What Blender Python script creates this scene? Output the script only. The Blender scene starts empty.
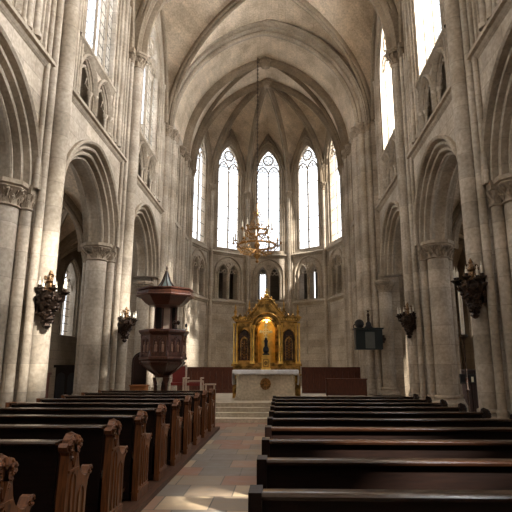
import bpy, bmesh, math, random
from mathutils import Vector, Matrix
from mathutils.geometry import tessellate_polygon
R = math.radians
PI = math.pi
random.seed(7)
SC = bpy.context.scene
COL = SC.collection

# ------------------------------------------------------------------ camera, sky, sun, daylight, exposure
cam_d = bpy.data.cameras.new('camera'); cam = bpy.data.objects.new('camera', cam_d); COL.objects.link(cam)
cam_d.sensor_width = 36.0; cam_d.lens = 505 / 512 * 36.0
cam_d.shift_x = -9 / 512; cam_d.clip_start = 0.05; cam_d.clip_end = 300
cam.location = (0, 0, 1.6); cam.rotation_euler = (R(90 + 12.3), 0, R(1.7))
SC.camera = cam
SC.view_settings.view_transform = 'Standard'; SC.view_settings.look = 'None'
SC.view_settings.exposure = 0.36; SC.view_settings.gamma = 1.0; SC.view_settings.use_curve_mapping = False
SC.cycles.max_bounces = 8; SC.cycles.diffuse_bounces = 3; SC.cycles.transparent_max_bounces = 12
SC.cycles.sample_clamp_indirect = 6.0

AX = -0.43            # the nave's long axis
CX = AX - 0.25       # the chancel's axis, a little off the nave's
HW = 4.67             # half width between the wall faces
BAYS = [-0.35, 5.0, 10.35, 15.7, 21.05]
BH = 2.675

wd = bpy.data.worlds.new('sky'); SC.world = wd; wd.use_nodes = True
wn = wd.node_tree.nodes; wl = wd.node_tree.links; wn.clear()
wo = wn.new('ShaderNodeOutputWorld'); wb = wn.new('ShaderNodeBackground')
wb.inputs['Color'].default_value = (0.97, 0.98, 1.0, 1); wb.inputs['Strength'].default_value = 2.2
wl.new(wb.outputs[0], wo.inputs[0])

def sun(direction, strength, angle, color):
    d = bpy.data.lights.new('sun', 'SUN'); d.energy = strength; d.angle = R(angle); d.color = color
    o = bpy.data.objects.new('sun', d); COL.objects.link(o)
    o.rotation_euler = Vector(direction).to_track_quat('-Z', 'Y').to_euler(); o.location = (20, -10, 30)
sun((-0.62, 0.58, -0.60), 13, 2.5, (1.0, 0.93, 0.82))

def daylight(name, loc, direction, sx, sy, power, color=(1.0, 0.965, 0.93)):
    d = bpy.data.lights.new(name, 'AREA'); d.shape = 'RECTANGLE'; d.size = sx; d.size_y = sy; d.energy = power; d.color = color
    o = bpy.data.objects.new(name, d); COL.objects.link(o)
    o.location = loc; o.rotation_euler = Vector(direction).to_track_quat('-Z', 'Y').to_euler()
P_RIGHT, P_LEFT, P_APSE, P_AISLE_R, P_AISLE_L, P_WEST = 2000, 190, 1900, 50, 95, 130
for k in range(4):
    yc = BAYS[k] + BH
    daylight('clerestory_daylight', (AX + HW + 1.35, yc, 12.8), (-1, 0, -0.15), 2.8, 5.0, P_RIGHT)
    daylight('clerestory_daylight', (AX - HW - 1.35, yc, 12.8), (1, 0, -0.15), 2.8, 5.0, P_LEFT, (0.95, 0.97, 1.0))
    daylight('aisle_daylight', (AX + HW + 5.9, yc, 4.6), (-1, 0, -0.1), 1.4, 4.0, P_AISLE_R)
    daylight('aisle_daylight', (AX - HW - 5.9, yc, 4.6), (1, 0, -0.1), 1.4, 4.0, P_AISLE_L)
for ph in (-72, -36, 0, 36, 72):
    q = R(ph); daylight('apse_daylight', (AX + 7.4 * math.sin(q), 26 + 7.4 * math.cos(q), 20.0), (-math.sin(q), -math.cos(q), -1.75), 2.6, 3.6, P_APSE, (1.0, 0.97, 0.92))
daylight('west_daylight', (AX, -7.2, 12.5), (0, 1, -0.1), 5.0, 6.0, P_WEST)

# ------------------------------------------------------------------ materials
def newmat(name):
    m = bpy.data.materials.new(name); m.use_nodes = True; nt = m.node_tree; nt.nodes.clear()
    out = nt.nodes.new('ShaderNodeOutputMaterial'); b = nt.nodes.new('ShaderNodeBsdfPrincipled'); nt.links.new(b.outputs[0], out.inputs[0])
    return m, nt, b, out
def N(nt, t, **kw):
    n = nt.nodes.new(t)
    for k, v in kw.items():
        if k in n.inputs.keys() if hasattr(n.inputs, 'keys') else False: n.inputs[k].default_value = v
        else: setattr(n, k, v)
    return n
def rgba(c): return (c[0], c[1], c[2], 1)
def ramp(nt, stops, fac, interp='LINEAR'):
    r = nt.nodes.new('ShaderNodeValToRGB'); r.color_ramp.interpolation = interp
    el = r.color_ramp.elements
    while len(el) < len(stops): el.new(0.5)
    for e, (p, c) in zip(el, stops): e.position = p; e.color = rgba(c)
    nt.links.new(fac, r.inputs[0]); return r
def mixc(nt, fac, a, b, mode='MIX'):
    m = nt.nodes.new('ShaderNodeMix'); m.data_type = 'RGBA'; m.blend_type = mode
    for sock, v in ((m.inputs[0], fac), (m.inputs[6], a), (m.inputs[7], b)):
        if isinstance(v, (int, float)): sock.default_value = v
        elif isinstance(v, tuple): sock.default_value = rgba(v)
        else: nt.links.new(v, sock)
    return m.outputs[2]
def stone(name, c, var=0.12, bw=0.95, bh=0.38, mortar=0.012, joint=0.72, axes='xy', bump=0.25, rough=0.85):
    m, nt, b, out = newmat(name)
    g = nt.nodes.new('ShaderNodeNewGeometry'); sp = nt.nodes.new('ShaderNodeSeparateXYZ'); nt.links.new(g.outputs['Position'], sp.inputs[0])
    ad = nt.nodes.new('ShaderNodeMath'); ad.operation = 'ADD'
    cb = nt.nodes.new('ShaderNodeCombineXYZ')
    if axes == 'xy':
        nt.links.new(sp.outputs[0], ad.inputs[0]); nt.links.new(sp.outputs[1], ad.inputs[1])
        nt.links.new(ad.outputs[0], cb.inputs[0]); nt.links.new(sp.outputs[2], cb.inputs[1])
    else:
        nt.links.new(sp.outputs[0], ad.inputs[0]); nt.links.new(sp.outputs[2], ad.inputs[1])
        nt.links.new(sp.outputs[1], cb.inputs[0]); nt.links.new(ad.outputs[0], cb.inputs[1])
    br = nt.nodes.new('ShaderNodeTexBrick'); nt.links.new(cb.outputs[0], br.inputs['Vector'])
    br.inputs['Scale'].default_value = 1; br.inputs['Brick Width'].default_value = bw; br.inputs['Row Height'].default_value = bh
    br.inputs['Mortar Size'].default_value = mortar; br.inputs['Mortar Smooth'].default_value = 0.3
    lo = tuple(x * (1 - var) for x in c); hi = tuple(min(1, x * (1 + var)) for x in c)
    br.inputs['Color1'].default_value = rgba(lo); br.inputs['Color2'].default_value = rgba(hi)
    br.inputs['Mortar'].default_value = rgba(tuple(x * joint for x in c))
    n1 = nt.nodes.new('ShaderNodeTexNoise'); n1.inputs['Scale'].default_value = 0.9; n1.inputs['Detail'].default_value = 5
    n2 = nt.nodes.new('ShaderNodeTexNoise'); n2.inputs['Scale'].default_value = 14; n2.inputs['Detail'].default_value = 6
    nt.links.new(g.outputs['Position'], n1.inputs['Vector']); nt.links.new(g.outputs['Position'], n2.inputs['Vector'])
    r1 = ramp(nt, [(0.32, (0.70, 0.66, 0.60)), (0.60, (1.10, 1.09, 1.08))], n1.outputs[0])
    r2 = ramp(nt, [(0.32, (0.78, 0.77, 0.75)), (0.68, (1.12, 1.12, 1.12))], n2.outputs[0])
    c1 = mixc(nt, 1.0, br.outputs['Color'], r1.outputs[0], 'MULTIPLY')
    c2 = mixc(nt, 1.0, c1, r2.outputs[0], 'MULTIPLY')
    nt.links.new(c2, b.inputs['Base Color']); b.inputs['Roughness'].default_value = rough
    bp = nt.nodes.new('ShaderNodeBump'); bp.inputs['Strength'].default_value = bump; bp.inputs['Distance'].default_value = 0.02
    sub = nt.nodes.new('ShaderNodeMath'); sub.operation = 'SUBTRACT'
    nt.links.new(n2.outputs[0], sub.inputs[0]); nt.links.new(br.outputs['Fac'], sub.inputs[1]); nt.links.new(sub.outputs[0], bp.inputs['Height'])
    nt.links.new(bp.outputs[0], b.inputs['Normal'])
    return m
def wood(name, c1, c2, rough=0.3, coat=0.4, scale=6, axis=2):
    m, nt, b, out = newmat(name)
    tc = nt.nodes.new('ShaderNodeTexCoord'); mp = nt.nodes.new('ShaderNodeMapping'); nt.links.new(tc.outputs['Object'], mp.inputs[0])
    s = [9, 9, 9]; s[axis] = 0.9; mp.inputs['Scale'].default_value = s
    b.inputs['Specular IOR Level'].default_value = 0.18 if coat < 0.18 else 0.4
    n = nt.nodes.new('ShaderNodeTexNoise'); n.inputs['Scale'].default_value = scale; n.inputs['Detail'].default_value = 7; n.inputs['Distortion'].default_value = 0.6
    nt.links.new(mp.outputs[0], n.inputs['Vector'])
    r = ramp(nt, [(0.3, c1), (0.7, c2)], n.outputs[0]); nt.links.new(r.outputs[0], b.inputs['Base Color'])
    b.inputs['Roughness'].default_value = rough; b.inputs['Coat Weight'].default_value = coat; b.inputs['Coat Roughness'].default_value = 0.22
    bp = nt.nodes.new('ShaderNodeBump'); bp.inputs['Strength'].default_value = 0.12; bp.inputs['Distance'].default_value = 0.01
    nt.links.new(n.outputs[0], bp.inputs['Height']); nt.links.new(bp.outputs[0], b.inputs['Normal'])
    return m
def metal(name, c, rough=0.35, metallic=1.0, dark=0.35, scale=18, bump=0.3):
    m, nt, b, out = newmat(name)
    tc = nt.nodes.new('ShaderNodeTexCoord'); n = nt.nodes.new('ShaderNodeTexNoise'); n.inputs['Scale'].default_value = scale; n.inputs['Detail'].default_value = 5
    nt.links.new(tc.outputs['Object'], n.inputs['Vector'])
    r = ramp(nt, [(0.38, tuple(x * dark for x in c)), (0.6, c)], n.outputs[0]); nt.links.new(r.outputs[0], b.inputs['Base Color'])
    b.inputs['Roughness'].default_value = rough; b.inputs['Metallic'].default_value = metallic
    bp = nt.nodes.new('ShaderNodeBump'); bp.inputs['Strength'].default_value = bump; bp.inputs['Distance'].default_value = 0.02
    nt.links.new(n.outputs[0], bp.inputs['Height']); nt.links.new(bp.outputs[0], b.inputs['Normal'])
    return m
def plain(name, c, rough=0.6, metallic=0, spec=None):
    m, nt, b, out = newmat(name)
    tc = nt.nodes.new('ShaderNodeTexCoord'); n = nt.nodes.new('ShaderNodeTexNoise'); n.inputs['Scale'].default_value = 9
    nt.links.new(tc.outputs['Object'], n.inputs['Vector'])
    r = ramp(nt, [(0.3, tuple(x * 0.85 for x in c)), (0.7, c)], n.outputs[0]); nt.links.new(r.outputs[0], b.inputs['Base Color'])
    b.inputs['Roughness'].default_value = rough; b.inputs['Metallic'].default_value = metallic
    return m

M = {}
M['stone'] = stone('nave_limestone', (0.44, 0.372, 0.295), var=0.13)
M['shaft'] = stone('shaft_limestone', (0.44, 0.372, 0.295), var=0.16, bw=3.0, bh=0.55, mortar=0.010, joint=0.8)
M['carved'] = stone('carved_limestone', (0.35, 0.28, 0.205), var=0.02, bw=5, bh=5, mortar=0, bump=0.5)
M['trim'] = stone('moulded_limestone', (0.39, 0.325, 0.25), var=0.10, bw=0.7, bh=0.5, mortar=0.008, joint=0.85)
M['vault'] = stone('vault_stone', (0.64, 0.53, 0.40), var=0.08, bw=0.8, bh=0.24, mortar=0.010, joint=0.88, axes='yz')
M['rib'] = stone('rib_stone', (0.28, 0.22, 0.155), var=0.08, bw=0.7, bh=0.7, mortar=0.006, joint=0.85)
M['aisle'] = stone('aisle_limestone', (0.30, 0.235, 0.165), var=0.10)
M['passage'] = stone('shade_darkened_stone', (0.13, 0.105, 0.08), var=0.08)  # shade of the passages put into the colour, darker than the wall stone
M['cream'] = stone('altar_stone', (0.62, 0.53, 0.40), var=0.03, bw=3, bh=3, mortar=0, bump=0.1, rough=0.6)
M['step'] = stone('step_stone', (0.55, 0.47, 0.36), var=0.06, bw=1.3, bh=3, mortar=0.006, bump=0.1, rough=0.5)
M['pewdark'] = wood('dark_varnished_wood', (0.006, 0.0022, 0.0013), (0.013, 0.005, 0.003), rough=0.45, coat=0.15, axis=0)
M['pewrail'] = wood('polished_rail_wood', (0.014, 0.0055, 0.003), (0.040, 0.015, 0.006), rough=0.24, coat=0.7, axis=0)
M['pewend'] = wood('carved_brown_oak', (0.055, 0.019, 0.007), (0.21, 0.072, 0.022), rough=0.40, coat=0.25, axis=2)
M['kerbwood'] = wood('scuffed_kerb_wood', (0.045, 0.020, 0.012), (0.10, 0.048, 0.028), rough=0.5, coat=0.1, axis=1)
M['panel'] = wood('red_brown_panelling', (0.050, 0.013, 0.006), (0.15, 0.040, 0.018), rough=0.45, coat=0.2, axis=2)
M['pulpit'] = wood('red_brown_walnut', (0.034, 0.011, 0.006), (0.13, 0.044, 0.024), rough=0.33, coat=0.4, axis=2)
M['reliefwood'] = wood('highlit_relief_wood', (0.16, 0.075, 0.045), (0.34, 0.19, 0.12), rough=0.4, coat=0.2, axis=2)  # highlights on the carved figures put into a lighter wood tone
M['orange'] = wood('orange_oak', (0.20, 0.07, 0.02), (0.32, 0.12, 0.04), rough=0.5, coat=0.1, axis=0)
M['gold'] = metal('gilded_carving', (0.60, 0.34, 0.09), 0.34, 0.9, 0.25, 5, 0.2)
M['goldbright'] = metal('bright_gilding', (0.95, 0.60, 0.14), 0.35, 0.75, 0.75, 6, 0.2)
M['golddark'] = metal('dark_gilt_ornament', (0.40, 0.20, 0.06), 0.45, 0.7, 0.3, 14, 0.5)
M['brass'] = metal('aged_brass', (0.50, 0.28, 0.10), 0.35, 0.9, 0.4, 20, 0.3)
M['iron'] = metal('dark_bronze', (0.060, 0.036, 0.024), 0.42, 0.7, 0.35, 24, 0.7)
M['bronzegilt'] = metal('worn_gilt_bronze', (0.34, 0.20, 0.10), 0.4, 0.8, 0.3, 30, 0.5)
M['relief_dark'] = plain('dark_recess_back', (0.055, 0.022, 0.010), 0.5)  # dark red-brown sheet that makes the gilded wing niches read darker
M['palegold'] = metal('pale_gilding', (1.0, 0.85, 0.45), 0.3, 0.4, 0.9, 5, 0.1)
M['candle'] = plain('ivory_wax', (0.80, 0.72, 0.58), 0.5)
M['cloth'] = plain('white_altar_linen', (0.85, 0.83, 0.84), 0.9)
M['lead'] = plain('grey_leaded_roof', (0.035, 0.045, 0.042), 0.5, 0.0)
M['green'] = plain('dark_green_paint', (0.005, 0.011, 0.010), 0.45)
M['grey'] = plain('pale_grey_panel', (0.10, 0.105, 0.095), 0.6)
M['red'] = plain('red_upholstery', (0.20, 0.022, 0.014), 0.8)
M['whitewood'] = plain('cream_painted_wood', (0.65, 0.52, 0.42), 0.5)
M['black'] = plain('black_cloth', (0.012, 0.011, 0.012), 0.8)
M['leadbar'] = plain('window_lead', (0.10, 0.10, 0.10), 0.6)
def glow():
    m, nt, b, out = newmat('added_glow'); b.inputs['Emission Color'].default_value = (1, .8, .45, 1); b.inputs['Emission Strength'].default_value = 6; return m  # emission for the added glow in the reredos niche
M['addedglow'] = glow()
# floor: large worn slabs in grey, buff and red
def floor_mat():
    m, nt, b, out = newmat('worn_floor_slabs')
    g = nt.nodes.new('ShaderNodeNewGeometry')
    br = nt.nodes.new('ShaderNodeTexBrick'); nt.links.new(g.outputs['Position'], br.inputs['Vector'])
    br.inputs['Scale'].default_value = 1; br.inputs['Brick Width'].default_value = 0.62; br.inputs['Row Height'].default_value = 0.62
    br.inputs['Mortar Size'].default_value = 0.009; br.inputs['Color1'].default_value = (0, 0, 0, 1); br.inputs['Color2'].default_value = (1, 1, 1, 1)
    br.inputs['Mortar'].default_value = (0.5, 0.5, 0.5, 1); br.offset = 0.35; br.offset_frequency = 2
    r = ramp(nt, [(0.0, (0.20, 0.168, 0.138)), (0.28, (0.29, 0.22, 0.155)), (0.42, (0.30, 0.15, 0.095)), (0.58, (0.50, 0.38, 0.25)), (0.75, (0.22, 0.188, 0.160)), (0.88, (0.35, 0.21, 0.14))], br.outputs['Color'], 'CONSTANT')
    n = nt.nodes.new('ShaderNodeTexNoise'); n.inputs['Scale'].default_value = 5; n.inputs['Detail'].default_value = 6; nt.links.new(g.outputs['Position'], n.inputs['Vector'])
    r2 = ramp(nt, [(0.3, (0.78, 0.78, 0.78)), (0.7, (1.12, 1.12, 1.12))], n.outputs[0])
    c = mixc(nt, 1.0, r.outputs[0], r2.outputs[0], 'MULTIPLY')
    c2 = mixc(nt, br.outputs['Fac'], c, (0.10, 0.085, 0.07))
    nt.links.new(c2, b.inputs['Base Color'])
    b.inputs['Specular IOR Level'].default_value = 0.35
    r3 = ramp(nt, [(0.3, (0.30, 0.30, 0.30)), (0.7, (0.48, 0.48, 0.48))], n.outputs[0]); nt.links.new(r3.outputs[0], b.inputs['Roughness'])
    return m
M['floor'] = floor_mat()
def glass_mat(name, axis, w, h, off=0.0, lead=0.03, mw=0.030):
    m, nt, b, out = newmat(name)
    g = nt.nodes.new('ShaderNodeNewGeometry'); sp = nt.nodes.new('ShaderNodeSeparateXYZ'); nt.links.new(g.outputs['Position'], sp.inputs[0])
    cb = nt.nodes.new('ShaderNodeCombineXYZ'); nt.links.new(sp.outputs[axis], cb.inputs[0]); nt.links.new(sp.outputs[2], cb.inputs[1])
    br = nt.nodes.new('ShaderNodeTexBrick'); nt.links.new(cb.outputs[0], br.inputs['Vector']); br.offset = off
    br.inputs['Scale'].default_value = 1; br.inputs['Brick Width'].default_value = w; br.inputs['Row Height'].default_value = h; br.inputs['Mortar Size'].default_value = mw
    br.inputs['Mortar Smooth'].default_value = 0.6
    br.inputs['Color1'].default_value = (0.93, 0.95, 0.97, 1); br.inputs['Color2'].default_value = (0.80, 0.85, 0.90, 1); br.inputs['Mortar'].default_value = (lead, lead, lead * 1.05, 1)
    tr = nt.nodes.new('ShaderNodeBsdfTransparent'); nt.links.new(br.outputs['Color'], tr.inputs['Color'])
    gl = nt.nodes.new('ShaderNodeBsdfGlossy'); gl.inputs['Roughness'].default_value = 0.15
    mx = nt.nodes.new('ShaderNodeMixShader'); mx.inputs[0].default_value = 0.04
    nt.links.new(tr.outputs[0], mx.inputs[1]); nt.links.new(gl.outputs[0], mx.inputs[2]); nt.links.new(mx.outputs[0], out.inputs[0])
    return m
def plain_glass():
    m, nt, b, out = newmat('clear_glass'); tr = nt.nodes.new('ShaderNodeBsdfTransparent'); tr.inputs['Color'].default_value = (.96, .97, .98, 1)
    nt.links.new(tr.outputs[0], out.inputs[0]); return m
M['glass_plain'] = plain_glass()
M['glass_side'] = glass_mat('leaded_side_glass', 1, 0.30, 0.36, lead=0.006, mw=0.022)
M['glass_end'] = glass_mat('leaded_end_glass', 0, 60.0, 0.74)

# ------------------------------------------------------------------ mesh helpers
class MB:
    def __init__(s): s.v = []; s.f = []
    def add(s, vs, fs):
        k = len(s.v); s.v += [tuple(p) for p in vs]; s.f += [tuple(i + k for i in f) for f in fs]; return s
    def box(s, x0, x1, y0, y1, z0, z1):
        return s.add([(x, y, z) for z in (z0, z1) for y in (y0, y1) for x in (x0, x1)],
                     [(0, 2, 3, 1), (4, 5, 7, 6), (0, 1, 5, 4), (2, 6, 7, 3), (0, 4, 6, 2), (1, 3, 7, 5)])
    def grid(s, rows, closed_u=False, closed_v=False):
        n = len(rows); m = len(rows[0]); vs = [p for r in rows for p in r]; fs = []
        for i in range(n if closed_v else n - 1):
            for j in range(m if closed_u else m - 1):
                a, b = i, (i + 1) % n; c, d = j, (j + 1) % m
                fs.append((a * m + c, a * m + d, b * m + d, b * m + c))
        return s.add(vs, fs)
    def lathe(s, prof, c=(0, 0, 0), n=16, mod=None, axis=None, cap=True, rot=0):
        rows = []
        for i, (r, z) in enumerate(prof):
            row = []
            for k in range(n):
                a = 2 * PI * k / n + rot; rr = r * (mod(a, i) if mod else 1)
                p = Vector((rr * math.cos(a), rr * math.sin(a), z))
                if axis is not None: p = axis @ p
                row.append((p.x + c[0], p.y + c[1], p.z + c[2]))
            rows.append(row)
        k0 = len(s.v); s.grid(rows, closed_u=True)
        if cap:
            s.f.append(tuple(k0 + k for k in range(n))); s.f.append(tuple(k0 + (len(prof) - 1) * n + k for k in range(n)))
        return s
    def tube(s, p0, p1, r0, r1=None, n=8, cap=True):
        p0 = Vector(p0); p1 = Vector(p1); r1 = r0 if r1 is None else r1
        d = p1 - p0; q = d.to_track_quat('Z', 'Y').to_matrix()
        return s.lathe([(r0, 0), (r1, d.length)], p0, n, axis=q, cap=cap)
    def path(s, pts, rad, n=6):
        pts = [Vector(p) for p in pts]; rows = []
        for i, p in enumerate(pts):
            t = (pts[min(i + 1, len(pts) - 1)] - pts[max(i - 1, 0)]).normalized()
            q = t.to_track_quat('Z', 'Y').to_matrix(); r = rad[i] if isinstance(rad, (list, tuple)) else rad
            rows.append([p + q @ Vector((r * math.cos(2 * PI * k / n), r * math.sin(2 * PI * k / n), 0)) for k in range(n)])
        k0 = len(s.v); s.grid(rows, closed_u=True)
        s.f.append(tuple(k0 + k for k in range(n))); s.f.append(tuple(k0 + (len(pts) - 1) * n + k for k in range(n)))
        return s
    def ball(s, c, r, n=8, m=5, sz=(1, 1, 1)):
        prof = [(max(1e-4, math.sin(PI * i / m)), -math.cos(PI * i / m)) for i in range(m + 1)]
        rows = [[(c[0] + r * sz[0] * pr * math.cos(2 * PI * k / n), c[1] + r * sz[1] * pr * math.sin(2 * PI * k / n), c[2] + r * sz[2] * z) for k in range(n)] for pr, z in prof]
        return s.grid(rows, closed_u=True)
    def torus(s, c, R0, r, n=24, m=6, fr=None):
        rows = []
        for i in range(n):
            a = 2 * PI * i / n; row = []
            for j in range(m):
                b = 2 * PI * j / m; q = R0 + r * math.cos(b)
                p = (q * math.cos(a), q * math.sin(a), r * math.sin(b))
                row.append(fr(*p) if fr else (c[0] + p[0], c[1] + p[1], c[2] + p[2]))
            rows.append(row)
        return s.grid(rows, closed_u=True, closed_v=True)
    def panel(s, outer, holes, fr, v0, v1):
        loops = [outer] + list(holes)
        flat = [p for l in loops for p in l]
        tris = tessellate_polygon([[Vector((p[0], p[1], 0)) for p in l] for l in loops])
        vs = [fr(p[0], v0, p[1]) for p in flat] + [fr(p[0], v1, p[1]) for p in flat]; n = len(flat)
        fs = [tuple(t) for t in tris] + [tuple(i + n for i in reversed(t)) for t in tris]
        k = 0
        for l in loops:
            m = len(l)
            for i in range(m): a, b = k + i, k + (i + 1) % m; fs.append((a, b, b + n, a + n))
            k += m
        return s.add(vs, fs)
    def arch(s, fr, uc, a, h0, rise, prof, base=None, n=9, close=False):
        """sweep a moulding profile [(offset outward, depth)] along a pointed arch, with legs down to base"""
        rows = []
        for (o, dv) in prof:
            pts = arc(uc, a, h0, rise, o, n)
            if base is not None: pts = [(pts[0][0], base)] + pts + [(pts[-1][0], base)]
            rows.append([fr(u, dv, w) for u, w in pts])
        return s.grid(rows, closed_v=close)
    def build(s, name, mat, parent=None, smooth=40, world=True):
        me = bpy.data.meshes.new(name)
        off = Vector(parent_origin(parent)) if (parent is not None and world) else Vector((0, 0, 0))
        me.from_pydata([(p[0] - off.x, p[1] - off.y, p[2] - off.z) for p in s.v], [], s.f)
        bm = bmesh.new(); bm.from_mesh(me); bmesh.ops.remove_doubles(bm, verts=bm.verts, dist=1e-5)
        bmesh.ops.recalc_face_normals(bm, faces=bm.faces); bm.to_mesh(me); bm.free()
        if smooth:
            me.polygons.foreach_set('use_smooth', [True] * len(me.polygons)); me.set_sharp_from_angle(angle=R(smooth))
        me.materials.append(M[mat]); o = bpy.data.objects.new(name, me); COL.objects.link(o)
        if parent is not None: o.parent = parent
        return o
def parent_origin(p):
    v = Vector(p.location)
    while p.parent is not None: p = p.parent; v = v + Vector(p.location)
    return v
def arc(uc, a, h0, rise, o=0.0, n=9):
    d = (rise * rise - a * a) / (2 * a); r = a + d + o
    if r * r - d * d <= 0: return [(uc - a - o, h0), (uc, h0), (uc + a + o, h0)]
    th = math.acos(max(-1, min(1, d / r))); right = [(-d + r * math.cos(th * i / n), r * math.sin(th * i / n)) for i in range(n + 1)]
    return [(uc - x, h0 + y) for x, y in right] + [(uc + x, h0 + y) for x, y in reversed(right[:-1])]
def hole(uc, a, h0, rise, base, o=0.0, n=9):
    p = arc(uc, a, h0, rise, o, n); return [(p[0][0], base)] + p + [(p[-1][0], base)]
def thing(name, label, cat, loc=(0, 0, 0), rz=0, group=None):
    o = bpy.data.objects.new(name, None); COL.objects.link(o); o.location = loc; o.rotation_euler = (0, 0, rz)
    o['label'] = label; o['category'] = cat
    if group: o['group'] = group
    return o
def tag(o, label, cat, group=None):
    o['label'] = label; o['category'] = cat
    if group: o['group'] = group
    return o
def struct(name, mb, mat, parent=None, smooth=40):
    o = mb.build(name, mat, parent, smooth)
    if parent is None: o['kind'] = 'structure'
    return o
def sempty(name, loc=(0, 0, 0)):
    o = bpy.data.objects.new(name, None); COL.objects.link(o); o.location = loc; o['kind'] = 'structure'; return o
def dup(root, loc, rz=None, label=None, scale=None):
    def cp(o, par):
        c = o.copy(); COL.objects.link(c)
        if par is not None: c.parent = par
        for ch in list(o.children): cp(ch, c)
        return c
    r = cp(root, None); r.location = loc
    if rz is not None: r.rotation_euler = (0, 0, rz)
    if label: r['label'] = label
    if scale: r.scale = scale
    return r
TR = [0]
def trim(mb, mat='trim', smooth=40):
    TR[0] += 1; return struct('trim_%d' % TR[0], mb, mat, None, smooth)
WIN = [0]
def side(s): return lambda u, v, w: (AX + s * (HW + v), u, w)
H0, HR = 12.2, 5.4            # main vault springing and rise
HTOP = H0 + HR

# ------------------------------------------------------------------ floor and steps
MB().box(-14, 13, -7, 34, -0.3, 0.0).build('floor', 'floor')['kind'] = 'structure'
st = MB()
for k in range(4): st.box(AX - 4.0, AX + 4.0, 15.2 + 0.38 * k, 22.2, 0.12 * k, 0.12 * (k + 1) )
struct('trim_steps', st, 'step'); 
struct('trim_chancel_floor', MB().box(AX - 4.5, AX + 4.5, 22.2, 30.5, 0.0, 0.48), 'step')

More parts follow.
